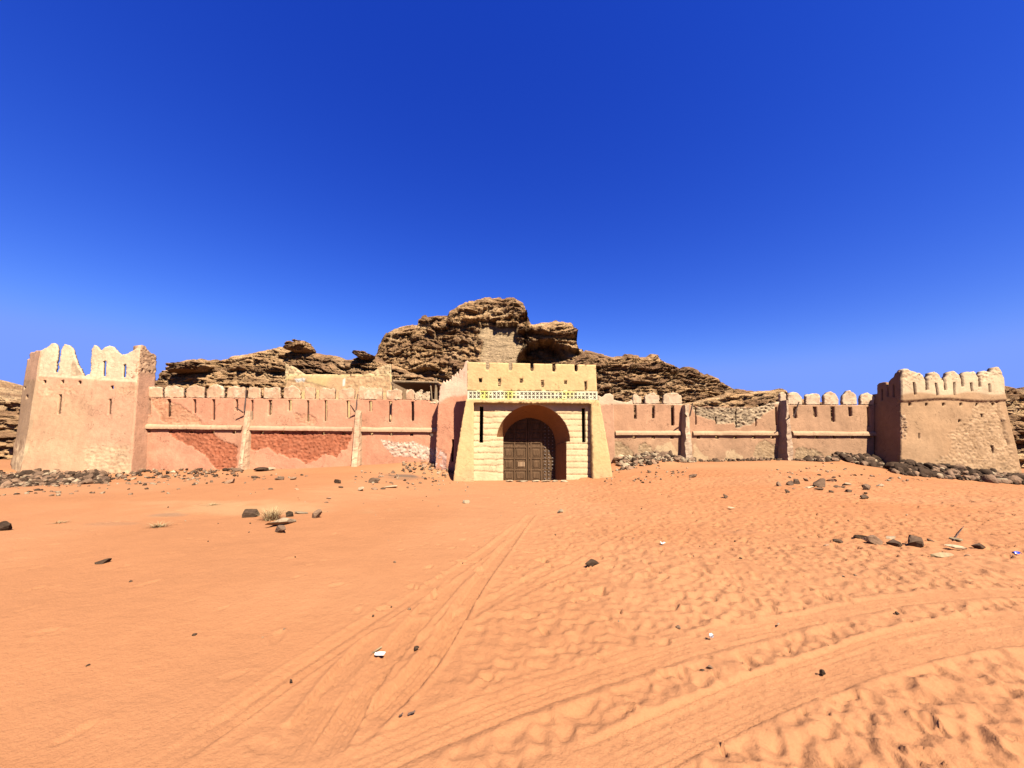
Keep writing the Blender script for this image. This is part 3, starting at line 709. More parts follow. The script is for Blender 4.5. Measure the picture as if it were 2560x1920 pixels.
pal = [C7((400,1180),(520,1160),(610,1210),(600,1280),(440,1290),(330,1290),(390,1230)), C7((60,1060),(120,1120),(230,1260),(260,1290),(60,1300)), C6((700,1130),(850,1040),(940,1200),(860,1270),(640,1250))]
def rwcol(i):
    n = fbm(i['s']*.6, i['t']*.8, 55, 4)
    c = lerp(TANW*.95, TANW*1.06, n)
    c = lerp(c, c3(.70,.36,.215), sstep(1095, 1070, i['py']+(n-.5)*14)*.6*sstep(1900, 1700, i['px']+(n-.5)*200))
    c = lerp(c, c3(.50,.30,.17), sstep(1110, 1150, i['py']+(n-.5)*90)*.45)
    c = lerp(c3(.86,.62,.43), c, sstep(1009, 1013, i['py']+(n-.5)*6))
    c = lerp(c, c3(.82,.6,.4), sstep(4,0,np.abs(i['py']-(1016+30*np.exp(-((i['px']-1838)/40)**2))))*.0)
    for p in pal:
        q = inpoly(i['px']+(fbm(i['s']*2,i['t']*2,7,4)-.5)*24, i['py']+(fbm(i['s']*2,i['t']*2,8,4)-.5)*24, p).astype(float); c = lerp(c, c3(.82,.58,.34), q*.6)
    c = wear(i, c, plowR, 57, c3(.36,.22,.12), c3(.60,.40,.24), amp=.04)
    c = wear(i, c, [gapstone], 58, c3(.16,.11,.075), c3(.86,.62,.40), sx=.34, sy=.09, amp=.1, inset=.05, jag=6)
    return c
outr = C6((60,655),(70,560),(110,580),(150,545),(200,540),(232,560),(236,610),(300,625),(380,640),(440,612),(444,654))+C6((985,654),(990,680),(1010,672),(1060,655),(1110,690),(1140,700))+C7((70,672),(140,690),(220,676),(300,690),(400,680),(520,690),(640,684),(760,690),(850,668),(900,645),(950,640),(985,632),(1008,632),(1012,665))+[(2187,1012.5),(2187,1200),(2100,1200),(1740,1200),(1500,1210),(1497,1100)]
hol = [rectpx(a, b, c, d, k) for a, b, c, d, k in slitsR]+[rectpx(x-4.5, x+4.5, 1090.2, 1097) for x in (1585,1633,1680,1746,1793,1838,1885,1931,1996,2042,2086,2131,2175)]
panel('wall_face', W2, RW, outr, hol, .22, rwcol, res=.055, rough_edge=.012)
MR = [(1582,1604,C6((446,560),(470,545),(500,560),(538,572)),1010),(1612,1649,C6((578,572),(610,560),(650,535),(690,545),(735,575)),1010),(1658,1705.5,C6((778,575),(800,552),(850,530),(900,535),(960,560),(984,590)),1010),
      (1951,1966,C7((1012,540),(1030,528),(1060,545),(1074,570)),1012),(1970,2006.5,C7((1092,570),(1110,545),(1150,522),(1200,538),(1240,580),(1250,610)),1012),(2015,2051,C7((1288,580),(1300,548),(1360,538),(1420,545),(1446,585)),1012),
      (2060,2097.5,C7((1486,580),(1500,545),(1540,520),(1590,535),(1630,580),(1648,610)),1012),(2107,2143,C7((1690,600),(1700,560),(1745,513),(1800,525),(1846,570)),1012),(2152,2187,C7((1888,580),(1910,555),(1950,533),(1990,545),(2035,560)),1012)]
for i, (a, b, t, yb) in enumerate(MR): merlon(a, b, t, yb-.4, W2, RW, c=c3(.84,.60,.42), seed=40+i, th=.2, rub=.6)
# taller broken piece beside the second buttress
panel('wall_stub', W2, RW, [(1951,1012),(1952,985),(1958,981),(1965,986),(1967,1011.5)], (), .3, lambda i: np.tile(c3(.8,.56,.38), (len(i['s']), 1)), res=.06) if False else None
ledge(1538, 1087.6, 1702, 1087.6, W2, RW, h=.25, c=c3(.74,.46,.285), seed=5); ledge(1732, 1087.8, 1952, 1088, W2, RW, h=.25, c=c3(.70,.44,.27), seed=6); ledge(1980, 1088.3, 2188, 1089.5, W2, RW, h=.25, c=c3(.70,.44,.27), seed=7)
buttress(W2, RW, 1711, 1735, 1166, 1713, 1722, 1012, .62, .42, c3(.74,.52,.36), seed=5)
buttress(W2, RW, 1966, 1988, 1160, 1964, 1970, 1000, .75, .5, c3(.66,.45,.31), seed=6)
for (x, y, x2, y2, dz, d0) in ((1715,1041,1719,1011,.62,.45),(1712,1045,1697,1036,.75,.3),(1966,1043,1972,1008,.8,.55),(1964,1050,1944,1040,.9,.3)):
    a, b = RW.px(x, y); a2, b2 = RW.px(x2, y2); stick(W2, RW.at(a, b, d0), RW.at(a2, b2, dz), .04)
# pier beside the gate
PP = front(6, 21.3)
panel('pier', W2, PP, C6((60,690),(110,655),(180,652),(236,660),(240,690))+[(1536,1085),(1538,1200),(1497,1210)], (), .7, lambda i: stain(i, np.tile(c3(.68,.37,.235), (len(i['s']), 1)), 8), res=.07)

# ---------------------------------------------------------------- gatehouse
YG = 17.9; GY = R(5)
GP = front(1.3, YG, GY)
GT = empty('gatehouse', (1.3, 17.9, gz(1.3, 17.9)), 'yellow plaster gatehouse with arched wooden doors and a band of tiny crosses', 'gatehouse')
C5 = lambda *p: crop(1100, 860, 4.366, *p)
def gcolf(i):
    n = fbm(i['s']*.8, i['t']*.8, 71, 4)
    c = lerp(GATE*.95, c3(.86,.57,.29), sstep(.4, .75, n)*.6)
    drip = sstep(.6, .8, fbm(i['s']*5, i['t']*.5, 72, 3)); c = lerp(c, c3(.80,.43,.24), sstep(1150, 1200, i['py']+(n-.5)*70)*.55); return c*(1-.07*drip)[:, None]
top = [(1168,905)]
for cx_, yb in ((1219,925),(1276,926.5),(1330,928),(1385,929.5),(1440.6,929)):
    yt = 905.3+(cx_-1168)*.021; top += [(cx_-4.5, yt), (cx_-4.2, yb-3), (cx_-1.5, yb), (cx_+1.5, yb), (cx_+4.2, yb-3), (cx_+4.5, yt)]
top += [(1489.5,912)]
wins = [(1197,1205,945,956,0),(1245,1252,946,965,0),(1299,1307,946,957,0),(1352,1359,950,968,1),(1410.5,1418,951,960.5,0),(1460.5,1467,953,976,1)]
panel('upper_wall', GT, GP, top+[(1492.5,978.4),(1168.3,977)], [rectpx(*q) for q in wins], .28, gcolf, mat=M_GATE, res=.08)
# band of crosses
a0, b0 = GP.px(1168.3, 998); a1, b1 = GP.px(1494, 1000); at0, bt0 = GP.px(1168.3, 977.2); at1, bt1 = GP.px(1492.8, 978.7)
def frcol(i):
    y = np.maximum(np.exp(-((i['px']-1209)/16)**2), np.maximum(np.exp(-((i['px']-1275)/14)**2), .8*np.exp(-((i['px']-1415)/35)**2)))
    y *= sstep(.3, .55, fbm(i['s']*2, i['t']*3, 8, 3))
    return lerp(np.tile(c3(.84,.80,.58), (len(y), 1)), c3(.82,.8,.16), y*.85)
nu, nv = 700, 40
U, Vv = np.meshgrid(np.linspace(0, 1, nu), np.linspace(0, 1, nv)); S_ = a0+(a1-a0)*U; T_ = (b0+(b1-b0)*U)*(1-Vv)+(bt0+(bt1-bt0)*U)*Vv
P_ = GP.at(S_, T_, np.zeros(S_.shape)); hgt = bt0-b0
wob = (fbm(P_[..., 0]*.9, P_[..., 2]*.9+P_[..., 1], 3)-.5)*.06
pxs, pys = proj(P_.reshape(-1, 3)); fc = frcol(dict(px=pxs, py=pys, s=S_.ravel(), t=T_.ravel())).reshape(nv, nu, 3)
X_ = np.zeros(S_.shape)
rg = random.Random(5)
for i in range(33):
    for j in range(2):
        f = (i+.8)/33.6; cu = a0+(a1-a0)*f; cv = b0+(b1-b0)*f+hgt*(.28+.43*j); tiny = rg.random() < .14; L = hgt*(.08 if tiny else .165)
        du = S_-cu; dv = T_-cv; near = (np.abs(du) < L) & (np.abs(dv) < L)
        X_ = np.maximum(X_, near*((np.abs(du-dv) < .032) | (np.abs(du+dv) < .032)))
fc = lerp(fc, c3(.1, .03, .03), X_*.95)
dp_ = wob+.02-X_*.02
Vf = GP.at(S_, T_, dp_).reshape(-1, 3); idx = np.arange(nu*nv).reshape(nv, nu)
Q = np.stack([idx[:-1, :-1].ravel(), idx[:-1, 1:].ravel(), idx[1:, 1:].ravel(), idx[1:, :-1].ravel()], 1)
rim = np.r_[idx[0], idx[1:, -1], idx[-1, -2::-1], idx[-2:0:-1, 0]]; Vb = GP.at(S_.ravel()[rim], T_.ravel()[rim], np.full(len(rim), -.3)); nb = len(Vf)
k_ = np.arange(len(rim)); Q2 = np.stack([rim, nb+k_, nb+np.roll(k_, -1), np.roll(rim, -1)], 1)
mesh_np('cross_frieze', np.concatenate([Vf, Vb]), np.concatenate([Q, Q2]), M_GATE, GT, np.concatenate([fc.reshape(-1, 3), np.tile(GATE, (len(rim), 1))]))
# outer frame (stands proud of the band) with battered sides
FRM = front(1.3, YG-.05, GY)
frame = [(1166,997.6),(1495,1000.3),(1499,1006)]+[(1506,1040),(1516,1100),(1524,1150),(1533,1225),(1481,1230),(1481,1150),(1479.5,1080),(1478.5,1009.5),(1184.3,1006.6),(1184,1100),(1184.3,1230),(1130,1230),(1139,1160),(1148,1100),(1158,1040)]
def frdisp(i): return (1198-i['py'])/190*-.12+.12
panel('frame', GT, FRM, frame, (), .45, gcolf, disp=frdisp, mat=M_GATE, res=.07, rough_edge=.014)
# block wall behind the frame, with joints, slits and the arch
BW = front(1.3, YG+.24, GY)
kx = lambda x, y: (x, y)
def arcpx(cx, cy, r, a0, a1, n): return [(cx+r*cos(a0+(a1-a0)*k/n), cy-r*sin(a0+(a1-a0)*k/n)) for k in range(n+1)]
archo = arcpx(1333, 1104, 92, pi*.96, 0.0, 36)     # left springing -> right springing
hole = [(1258,1240),(1258,1092.5)]+archo+[(1416,1105),(1416,1240)]
joints = [1028,1043,1058,1072.5,1087.5,1102.5,1117.5,1133,1148.5,1164,1180]
def blkc(i):
    c = lerp(np.tile(c3(.92,.69,.41), (len(i['s']), 1)), c3(.86,.58,.33), sstep(.5, .8, fbm(i['s']*1.2, i['t']*1.6, 74, 4))*.5)
    g = np.zeros(len(i['s']))
    for k, y in enumerate(joints):
        lf = (i['px'] < 1333)
        w_ = np.where(lf, (fbm(i['px']*.05, i['px']*0+k, 75, 3)-.5)*7*(vn(i['px']*.02, i['px']*0+k*3.3, 76) > .35), 0)
        yy = np.where(lf, y-.5+(i['px']-1200)*.004, y+6.5+(i['px']-1450)*.004)
        g = np.maximum(g, np.exp(-((i['py']-yy-w_)/1.2)**2)*np.where((vn(i['px']*.03+k*7, i['px']*0, 77) > .12), 1, .2))
    i['disp'] = -g*.028
    return lerp(c, c3(.42,.22,.11), g*.75)
side = [rectpx(1199.6,1208.5,1016,1107,-1), rectpx(1454,1463.5,1020,1106,1)]
outer = [(1180,1001),(1486,1003),(1486,1240)]+hole[::-1]+[(1180,1240)]
panel('block_wall', GT, BW, outer, side, .3, blkc, mat=M_GATE, res=.04)
# splayed reveal behind the arch
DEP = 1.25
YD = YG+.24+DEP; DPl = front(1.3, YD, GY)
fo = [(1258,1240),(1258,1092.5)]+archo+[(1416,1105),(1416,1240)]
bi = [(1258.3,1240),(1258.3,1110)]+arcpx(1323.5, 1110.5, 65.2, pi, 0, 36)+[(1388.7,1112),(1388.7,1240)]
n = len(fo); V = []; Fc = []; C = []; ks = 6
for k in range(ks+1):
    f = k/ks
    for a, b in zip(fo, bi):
        P = BW.p3(*a); Qp = DPl.p3(*b); V.append(P*(1-f)+Qp*f if k else P+np.array([0, .004, 0])); C.append(c3(.55, .25, .10))  # red-brown darker than the plaster: shade of the recess put into the colour
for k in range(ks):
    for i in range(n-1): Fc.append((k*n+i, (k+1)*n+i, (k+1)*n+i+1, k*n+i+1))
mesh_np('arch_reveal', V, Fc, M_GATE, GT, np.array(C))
# shell behind: sides, roof, back
def boxw(name, parent, x0, x1, y0, y1, z0, z1, m, c=None):
    V = [(x, y, z) for z in (z0, z1) for y in (y0, y1) for x in (x0, x1)]
    Fc = [(0,1,5,4),(1,3,7,5),(3,2,6,7),(2,0,4,6),(4,5,7,6),(0,2,3,1)]
    return mesh_np(name, V, Fc, m, parent, np.tile(c if c is not None else GATE, (8, 1)))
xl = hitY(1170, 1000, YG)[0]; xr = hitY(1490, 1000, YG+.3)[0]; zt = hitY(1330, 990, YG)[2]
boxw('side_wall', GT, xl+.06, xl+.34, YG+.15, YG+3.6, -1.2, zt, M_GATE); boxw('side_wall', GT, xr-.34, xr-.06, YG+.75, YG+3.6, -1.2, zt, M_GATE)
boxw('roof', GT, xl+.35, xr-.35, YG+.62, YG+3.6, zt-.3, zt-.06, M_GATE); boxw('back_wall', GT, xl+.06, xr-.06, YG+3.61, YG+3.9, -1.2, zt, M_GATE)
# doors
DP2 = front(1.3, YD+.02, GY)
def dbox(V, Fc, x0, x1, y0, y1, d0, d1, pl=DP2, bev=.012):
    a0, b0 = pl.px(x0, y1); a1, b1 = pl.px(x1, y0); k = len(V)
    for dep, e in ((d0, 0), (d1-bev, 0), (d1, bev)):
        for a, b in ((a0+e, b0+e), (a1-e, b0+e), (a1-e, b1-e), (a0+e, b1-e)): V.append(pl.at(a, b, dep))
    for r in (0, 4):
        for j in range(4): Fc.append((k+r+j, k+r+(j+1) % 4, k+r+4+(j+1) % 4, k+r+4+j))
    Fc.append((k+8, k+9, k+10, k+11))
def door(x0, x1, label, cols, parent):
    V, Fc = [], []
    dbox(V, Fc, x0, x1, 1040, 1230, -.12, 0)
    # rails and stiles
    ws = [(x0, x0+3)]+[(c1, c2) for c1, c2 in cols[1]]+[(x1-4, x1)]
    for a, b in ws: dbox(V, Fc, a, b, 1041, 1229, 0, .05)
    for y in (1052, 1075, 1098, 1104, 1115, 1144, 1172.5, 1201): dbox(V, Fc, x0+.2, x1-.2, y, y+(4.5), 0, .042)
    dr = mesh_np('door', V, Fc, M_DOOR, parent); 
    for (a, b) in cols[0]:
        for (y0_, y1_) in ((1057,1074),(1081,1096.5),(1120.5,1143),(1149.5,1171.5),(1178,1199.5)):
            V, Fc = [], []
            dbox(V, Fc, a, b, y0_, y1_, 0, .018); dbox(V, Fc, a+2.2, b-2.2, y0_+3, y1_-3, .018, .04, bev=.02)
            cx_, cy_ = (a+b)/2, (y0_+y1_)/2
            for q in range(3): dbox(V, Fc, a+3.6+q*(b-a-7.2)/2-.9, a+3.6+q*(b-a-7.2)/2+.9, cy_-5, cy_+5, .04, .052, bev=.006)
            pn = mesh_np('panel', V, Fc, M_DOOR, dr)
    return dr
d1 = door(1250, 1318.3, None, ([(1261,1282.5),(1289,1312.5)], [(1283.5,1288)]), GT)
d2 = door(1319.3, 1398, None, ([(1330,1350),(1356,1368)], [(1325,1329),(1351,1355),(1369,1373)]), GT)
for cx_ in (1362, 1371.5, 1381):
    for y in np.arange(1060, 1198, 8.5):
        V, Fc = [], []
        a, b = DP2.px(cx_, y); k = 0
        for rr_, dp in ((.032, .055), (.024, .075)):
            for j in range(8): V.append(DP2.at(a+rr_*cos(j*pi/4), b+rr_*sin(j*pi/4), dp))
        V.append(DP2.at(a, b, .088))
        Fc += [(k+j, k+(j+1) % 8, k+8+(j+1) % 8, k+8+j) for j in range(8)]+[(k+8+j, k+8+(j+1) % 8, k+16) for j in range(8)]
        mesh_np('stud', V, Fc, M_STUD, d2)
V, Fc = [], []
for q in range(5): dbox(V, Fc, 1296+q*3.3, 1297.6+q*3.3, 1155, 1166, .05, .07, bev=.004)
mesh_np('grille', V, Fc, mat('worn_wood', (.25,.16,.09), rough=.8), d1)

# ---------------------------------------------------------------- left tower
LT = empty('corner_tower', (-21, 19.9, 0), 'tall cream and pink tower at the left with a ruined gap-toothed top', 'tower')
YT = 19.55
TP = front(-22, YT, 0, .04)
C1 = lambda *p: crop(0, 820, 3.95, *p)
lt_top = C1((395,222),(440,198),(480,175),(505,152),(530,148),(552,172),(560,215),(556,262),(545,330),(533,432))+C1((570,436),(585,340),(598,240),(608,185),(628,155),(660,165),(682,180),(705,205),(718,240),(735,300),(765,370),(795,425),(812,462),(830,480),(868,458),(884,455),(888,380),(896,280),(905,200),(935,168),(960,190),(976,214),(1000,218),(1035,188),(1075,172),(1110,182),(1140,215),(1190,262),(1230,262),(1290,232),(1345,200),(1362,175),(1382,170))
lt_out = lt_top+[(346,905),(341,965),(334,1060),(327,1150),(322,1240),(38,1240),(53,1160),(60,1130),(68,1086),(80,1010),(90,944),(96,905)]
lt_h = [rectpx(256,265,902,940,-1.5), rectpx(307,315,911,943,-2), rectpx(147.5,155,986,1035,-4), rectpx(272,278.5,997,1036,-2)]+[rectpx(x-4, x+4, y-3.5, y+4.5) for x, y in ((111,954),(157,954),(200,956),(280,968))]
def ltc(i):
    n = fbm(i['s']*.5, i['t']*.5, 81, 4); px_, py_ = i['px'], i['py']
    c = lerp(c3(.80,.46,.275), c3(.78,.395,.255), sstep(170, 260, px_+(n-.5)*90)*.6)
    c = lerp(c, c3(.83,.44,.275), sstep(1010, 960, py_+(n-.5)*50)*.75)
    c = lerp(c, c3(.88,.58,.35), sstep(.55, .8, n)*.5)
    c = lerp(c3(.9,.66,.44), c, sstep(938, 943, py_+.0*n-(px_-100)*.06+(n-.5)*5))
    # rough stonework under the ledge and low on the right
    rf = (sstep(.42, .55, fbm(i['s']*.9, i['t']*1.4, 83, 4)))*sstep(1000, 985, py_)*sstep(935, 950, py_)
    rl = sstep(1100, 1120, py_+(n-.5)*30)*sstep(205, 215, px_)*sstep(326, 318, px_)
    h, sh = rubble_tex(i['s'], i['t'], 84, .3, .11); h2_, sh2 = rubble_tex(i['s'], i['t'], 85, .38, .17)
    up_ = sstep(940, 936, py_-(px_-100)*.06)
    i['disp'] = h*.03*rf+rl*h2_*.03+up_*h*.018-up_*.02+sstep(950, 941, py_-(px_-100)*.06)*.0
    c = lerp(c, lerp(c3(.7,.36,.2), c3(.88,.55,.34), sh), rf*.6); c = lerp(c, lerp(c3(.72,.42,.24), c3(.93,.68,.42), sh2), rl*.7)
    rub = inpoly(px_, py_, C1((700,330),(740,330),(800,440),(840,480),(700,470)))
    return lerp(c, lerp(c3(.35,.2,.12), c3(.9,.65,.42), sh), rub*.8)
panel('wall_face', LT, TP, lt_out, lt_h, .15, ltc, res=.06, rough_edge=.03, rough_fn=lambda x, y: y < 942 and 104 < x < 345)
CL0 = TP.p3(53,1160); CL1 = TP.p3(100,876)
CH = corner(CL0, CL1, (-.87, .49, 0))
ch_out = C1((397,222),(360,222),(340,236),(300,238),(285,262),(290,300),(265,310),(258,380),(232,530),(215,680),(185,900),(150,1100),(112,1300),(95,1500),(60,1660))+[(38,1240),(53,1160),(60,1130),(68,1086),(80,1010),(90,944),(96,905)]
def chc(i):
    n = fbm(i['s']*1.5, i['t']*.5, 91, 4)
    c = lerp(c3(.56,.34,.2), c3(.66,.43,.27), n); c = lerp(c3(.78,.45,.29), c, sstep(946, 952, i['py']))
    c = lerp(c, c3(.84,.58,.36), sstep(1095, 1125, i['py']+(n-.5)*50)*sstep(.35, .6, fbm(i['s']*3, i['t']*2, 92, 3)))
    i['disp'] = (fbm(i['s']*4, i['t']*3, 93, 4)-.5)*.12*sstep(1080, 1130, i['py']); return c
panel('wall_face', LT, CH, ch_out, [rectpx(66,71,988,997,-1), rectpx(60,64,966,973,0)], .4, chc, res=.07, rough_edge=.02, rough_fn=lambda x, y: x < 48)
SR0 = TP.p3(327,1150); SR1 = TP.p3(349,863)
SP = corner(SR0+[.03, 0, 0], SR1+[.03, 0, 0], (0, 1, 0))
sr_out = [(352,863),(356,862),(363,866),(368,874),(372,878),(380,885),(386,884),(390,888),(389,940),(388,965),(380,1060),(372,1150),(368,1240),(325,1240),(329.5,1150),(336.5,1060),(343.5,965)]
def src(i):
    n = fbm(i['s']*1.5, i['t']*.8, 95, 4); h, sh = rubble_tex(i['s'], i['t'], 96, .22, .1); u_ = sstep(945, 925, i['py']+(n-.5)*20)
    i['disp'] = u_*h*.05; return lerp(lerp(c3(.8,.42,.27), c3(.74,.40,.25), n), lerp(c3(.5,.26,.15), c3(.88,.55,.34), sh), u_)
panel('wall_face', LT, SP, sr_out, [rectpx(355,358.5,921,928), rectpx(374,378,925,932)], .4, src, res=.06, rough_edge=.02, rough_fn=lambda x, y: y < 960 and x > 352)
# inner back wall hints the hollow top: rear parapet
BP = front(-22, YT+3.2, 0, 0)
panel('rear_wall', LT, BP, [(75,975),(90,974),(380,975),(380,1200),(75,1200)], (), .3, lambda i: np.tile(c3(.7,.42,.27), (len(i['s']), 1)), res=.2)
boxw('roof', LT, TP.p3(80,1010)[0]+.3, TP.p3(320,1010)[0]-.3, YT+.55, YT+3.2, LW.p3(300,975)[2]-.2, LW.p3(300,975)[2], M_PL, c3(.6,.36,.22))

# ---------------------------------------------------------------- right tower
RT = empty('corner_tower', (24, 20.5, 0), 'square tan tower at the right with rounded battlements and bare stone patch', 'tower')
TR = front(24, 20.3, 0, .03)
C8 = lambda *p: crop(2140, 860, 3.95, *p)
rt_top = C8((441,320),(441,262),(455,248),(485,252),(520,270),(560,280),(600,290),(640,318),(662,368),(664,460),(698,460),(694,380),(697,335),(720,305),(722,285),(748,278),(775,288),(800,308),(838,360),(846,375),(848,460),(880,462),(870,380),(875,340),(895,315),(900,285),(935,270),(965,276),(1000,312),(1018,360),(1021,425),(1050,428),(1045,360),(1045,320),(1052,295),(1080,276),(1110,283),(1140,274),(1165,305),(1186,335),(1190,428),(1217,430),(1208,360),(1205,310),(1225,290),(1240,268),(1275,280),(1330,280),(1335,250),(1350,232),(1370,228),(1395,240),(1400,262),(1425,300),(1442,345),(1450,480))
rt_out = rt_top+[(2515,1010),(2528,1068),(2545,1133),(2559,1202),(2570,1260),(2252,1260),(2254,1215),(2254,1100),(2252,1000)]
rt_h = [rectpx(2276.5,2283.5,956,988,4), rectpx(2331,2338,958,990,5), rectpx(2378,2384,956,990,1), rectpx(2420,2426.5,957,980,2.5), rectpx(2464,2470.5,960,983,1.5)]
rt_h += [rectpx(x-4, x+4, 1007, 1014.5) for x in (2275,2317,2359,2402,2442.5,2482)]+[rectpx(2395,2402.5,1049,1056), rectpx(2450.5,2458,1034.5,1044), rectpx(2295.5,2299.5,1082.5,1098,1), rectpx(2476,2483,1113.5,1133.5,4)]
bare = C8((1160,590),(1400,560),(1460,700),(1500,900),(1560,1080),(1640,1340),(1400,1400),(1100,1300),(780,1200),(760,1130),(900,1080),(960,960),(900,930),(1000,840),(1100,720))
def rtc(i):
    n = fbm(i['s']*.5, i['t']*.6, 101, 4); px_, py_ = i['px'], i['py']
    c = lerp(c3(.57,.33,.18), c3(.62,.38,.22), n)
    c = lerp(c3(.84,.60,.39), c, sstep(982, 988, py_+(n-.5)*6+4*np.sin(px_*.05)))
    c = wear(i, c, [bare], 104, c3(.46,.27,.145), c3(.74,.47,.28), sx=.28, sy=.13, amp=.05, inset=0, jag=22)
    rb = sstep(.42, .55, fbm(i['s']*2.5, i['t']*2.5, 106, 3)+.35*sstep(952, 930, py_)-.15)*sstep(962, 945, py_); h, sh = rubble_tex(i['s'], i['t'], 107, .16, .1)
    c = lerp(c, lerp(c3(.55,.34,.2), c3(.98,.74,.5), sh), rb*.8); i['disp'] = i['disp']+rb*h*.06
    cb = inpoly(px_+(n-.5)*8, py_, C8((430,690),(480,690),(500,800),(510,880),(495,940),(430,940))).astype(float)
    c = lerp(c, lerp(c3(.22,.12,.07), c3(.8,.52,.33), sh), cb); i['disp'] = i['disp']+cb*h*.12
    # ledge relief: the parapet stands a little proud
    i['disp'] = i['disp']+.10*sstep(1003, 998, py_+3*np.sin(px_*.03))
    crk = np.exp(-((px_-(2490+(py_-1000)*.27+2*np.sin(py_*.12)))/2.2)**2)*sstep(1000, 1006, py_)*sstep(1120, 1110, py_)
    i['disp'] = i['disp']-crk*.09
    return lerp(c, c3(.3,.16,.09), crk*.6)
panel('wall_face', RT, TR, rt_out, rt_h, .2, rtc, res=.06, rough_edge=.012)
K0 = TR.p3(2254,1165); K1 = TR.p3(2251,941)
SL = corner(K0, K1, (0, 1, 0))
sl_out = C8((435,262),(415,268),(385,290),(372,325),(345,345),(322,372),(320,415),(300,415),(296,375),(268,376),(225,388),(208,410),(208,490),(190,494),(160,498),(158,560),(175,700),(180,900),(185,1300),(190,1600),(438,1600),(443,1215),(440,700),(433,320))
def slc(i): return stain(i, np.tile(c3(.52,.29,.165), (len(i['s']), 1)), 12)
panel('wall_face', RT, SL, sl_out, [rectpx(2202,2207,971,1001,1), rectpx(2217,2221,967,992,1), rectpx(2231,2236,961,993,1)], .3, slc, res=.08, rough_edge=.012)
# inner floor and rear so that the openings look into a dark room
zfl = TR.p3(2300,1000)[2]; xa = TR.p3(2256,1000)[0]; xb = TR.p3(2505,1000)[0]
boxw('roof', RT, xa+.35, xb-.1, 20.3+.55, 20.3+3.6, zfl-.25, zfl-.0, M_PL, c3(.6,.36,.22))
boxw('rear_wall', RT, xa+.3, xb, 20.3+3.61, 20.3+3.9, -1.5, zfl, M_PL, c3(.6,.36,.22)); boxw('side_wall', RT, xb-.1, xb+.15, 20.3+.5, 20.3+3.6, -1.5, zfl, M_PL, c3(.6,.36,.22))

# ---------------------------------------------------------------- ruined house behind the left wall
HY = 25.5
H = empty('ruined_house', (-11, HY, 0), 'roofless yellow plastered house front showing above the pink wall', 'house')
HP = front(-11, HY)
C3_ = lambda *p: crop(560, 820, 3.95, *p)
def hc(i):
    n = fbm(i['s']*.8, i['t']*1.2, 111, 4); c = lerp(c3(.85,.58,.27), c3(.84,.50,.27), sstep(.4, .6, n))
    c = lerp(c3(.88,.64,.33), c, sstep(942, 946, i['py']))
    c = wear(i, c, [C3_((610,500),(740,520),(960,560),(1100,600),(600,640)), C3_((1200,480),(1640,470),(1640,640),(1190,620))], 112, c3(.62,.33,.17), c3(.86,.56,.31), amp=.04)
    for p in (C3_((700,500),(790,495),(812,510),(780,530),(715,530)), C3_((1172,505),(1202,498),(1196,570),(1172,568))):
        c = lerp(c, c3(1., .92, .82), inpoly(i['px'], i['py'], p).astype(float)*.9)
    return c
panel('front_wall', H, HP, [(714,936.5),(800,936),(977,936.5),(978,1060),(714,1060)], (), .4, hc, res=.08)
def gc(i):
    h, sh = rubble_tex(i['s'], i['t'], 115, .35, .18); i['disp'] = h*.08; return lerp(c3(.5,.3,.16), c3(.88,.64,.37), sh)
HB = front(-11, HY+1.6)
panel('gable', H, HB, C3_((605,470),(608,350),(640,362),(690,385),(740,420),(800,458),(820,470),(820,520),(605,520)), (), .3, gc, res=.08)
panel('gable', H, HB, C3_((1380,470),(1420,450),(1480,430),(1530,395),(1580,370),(1640,355),(1648,470),(1648,520),(1380,520)), (), .3, gc, res=.08)
a_ = HP.p3(716,936); b_ = HB.p3(716,936)
boxw('side_wall', H, hitY(716,950,HY)[0]+.02, hitY(716,950,HY)[0]+.4, HY+.42, HY+5, -1, hitY(716,945,HY)[2], M_PL, c3(.7,.45,.25)); boxw('side_wall', H, hitY(977,950,HY)[0]-.42, hitY(977,950,HY)[0]-.02, HY+.42, HY+5, -1, hitY(716,945,HY)[2], M_PL, c3(.7,.45,.25))
# open shelter frame
SH = empty('shelter_frame', (-7, 24, 0), 'pole shelter with one long pale beam, right of the yellow house', 'shelter')
def pole(x0, y0, x1, y1, Y, r, nm, Y2=None): stick(SH, hitY(x0, y0, Y), hitY(x1, y1, Y2 or Y), r, nm, M_WOOD)
pole(984,953.5,1096,956.5,24,.085,'beam'); pole(1090,952,1086,1040,24.1,.06,'post'); pole(1076,955,1084,1045,24.1,.04,'post'); pole(978,955,990,985,24.1,.05,'brace'); pole(1090,946,1092,1040,24.6,.07,'post')
boxw('roof', SH, hitY(986,950,24.3)[0], hitY(1094,950,24.3)[0], 24.15, 28.5, hitY(1040,957,24.3)[2]-.05, hitY(1040,957,24.3)[2]+.08, M_STICK)
boxw('back_wall', SH, hitY(986,950,24.3)[0], hitY(1094,950,24.3)[0], 28.6, 28.9, -1, hitY(1040,957,24.3)[2], M_STICK)  # dark backing added to deepen the shade below the beam
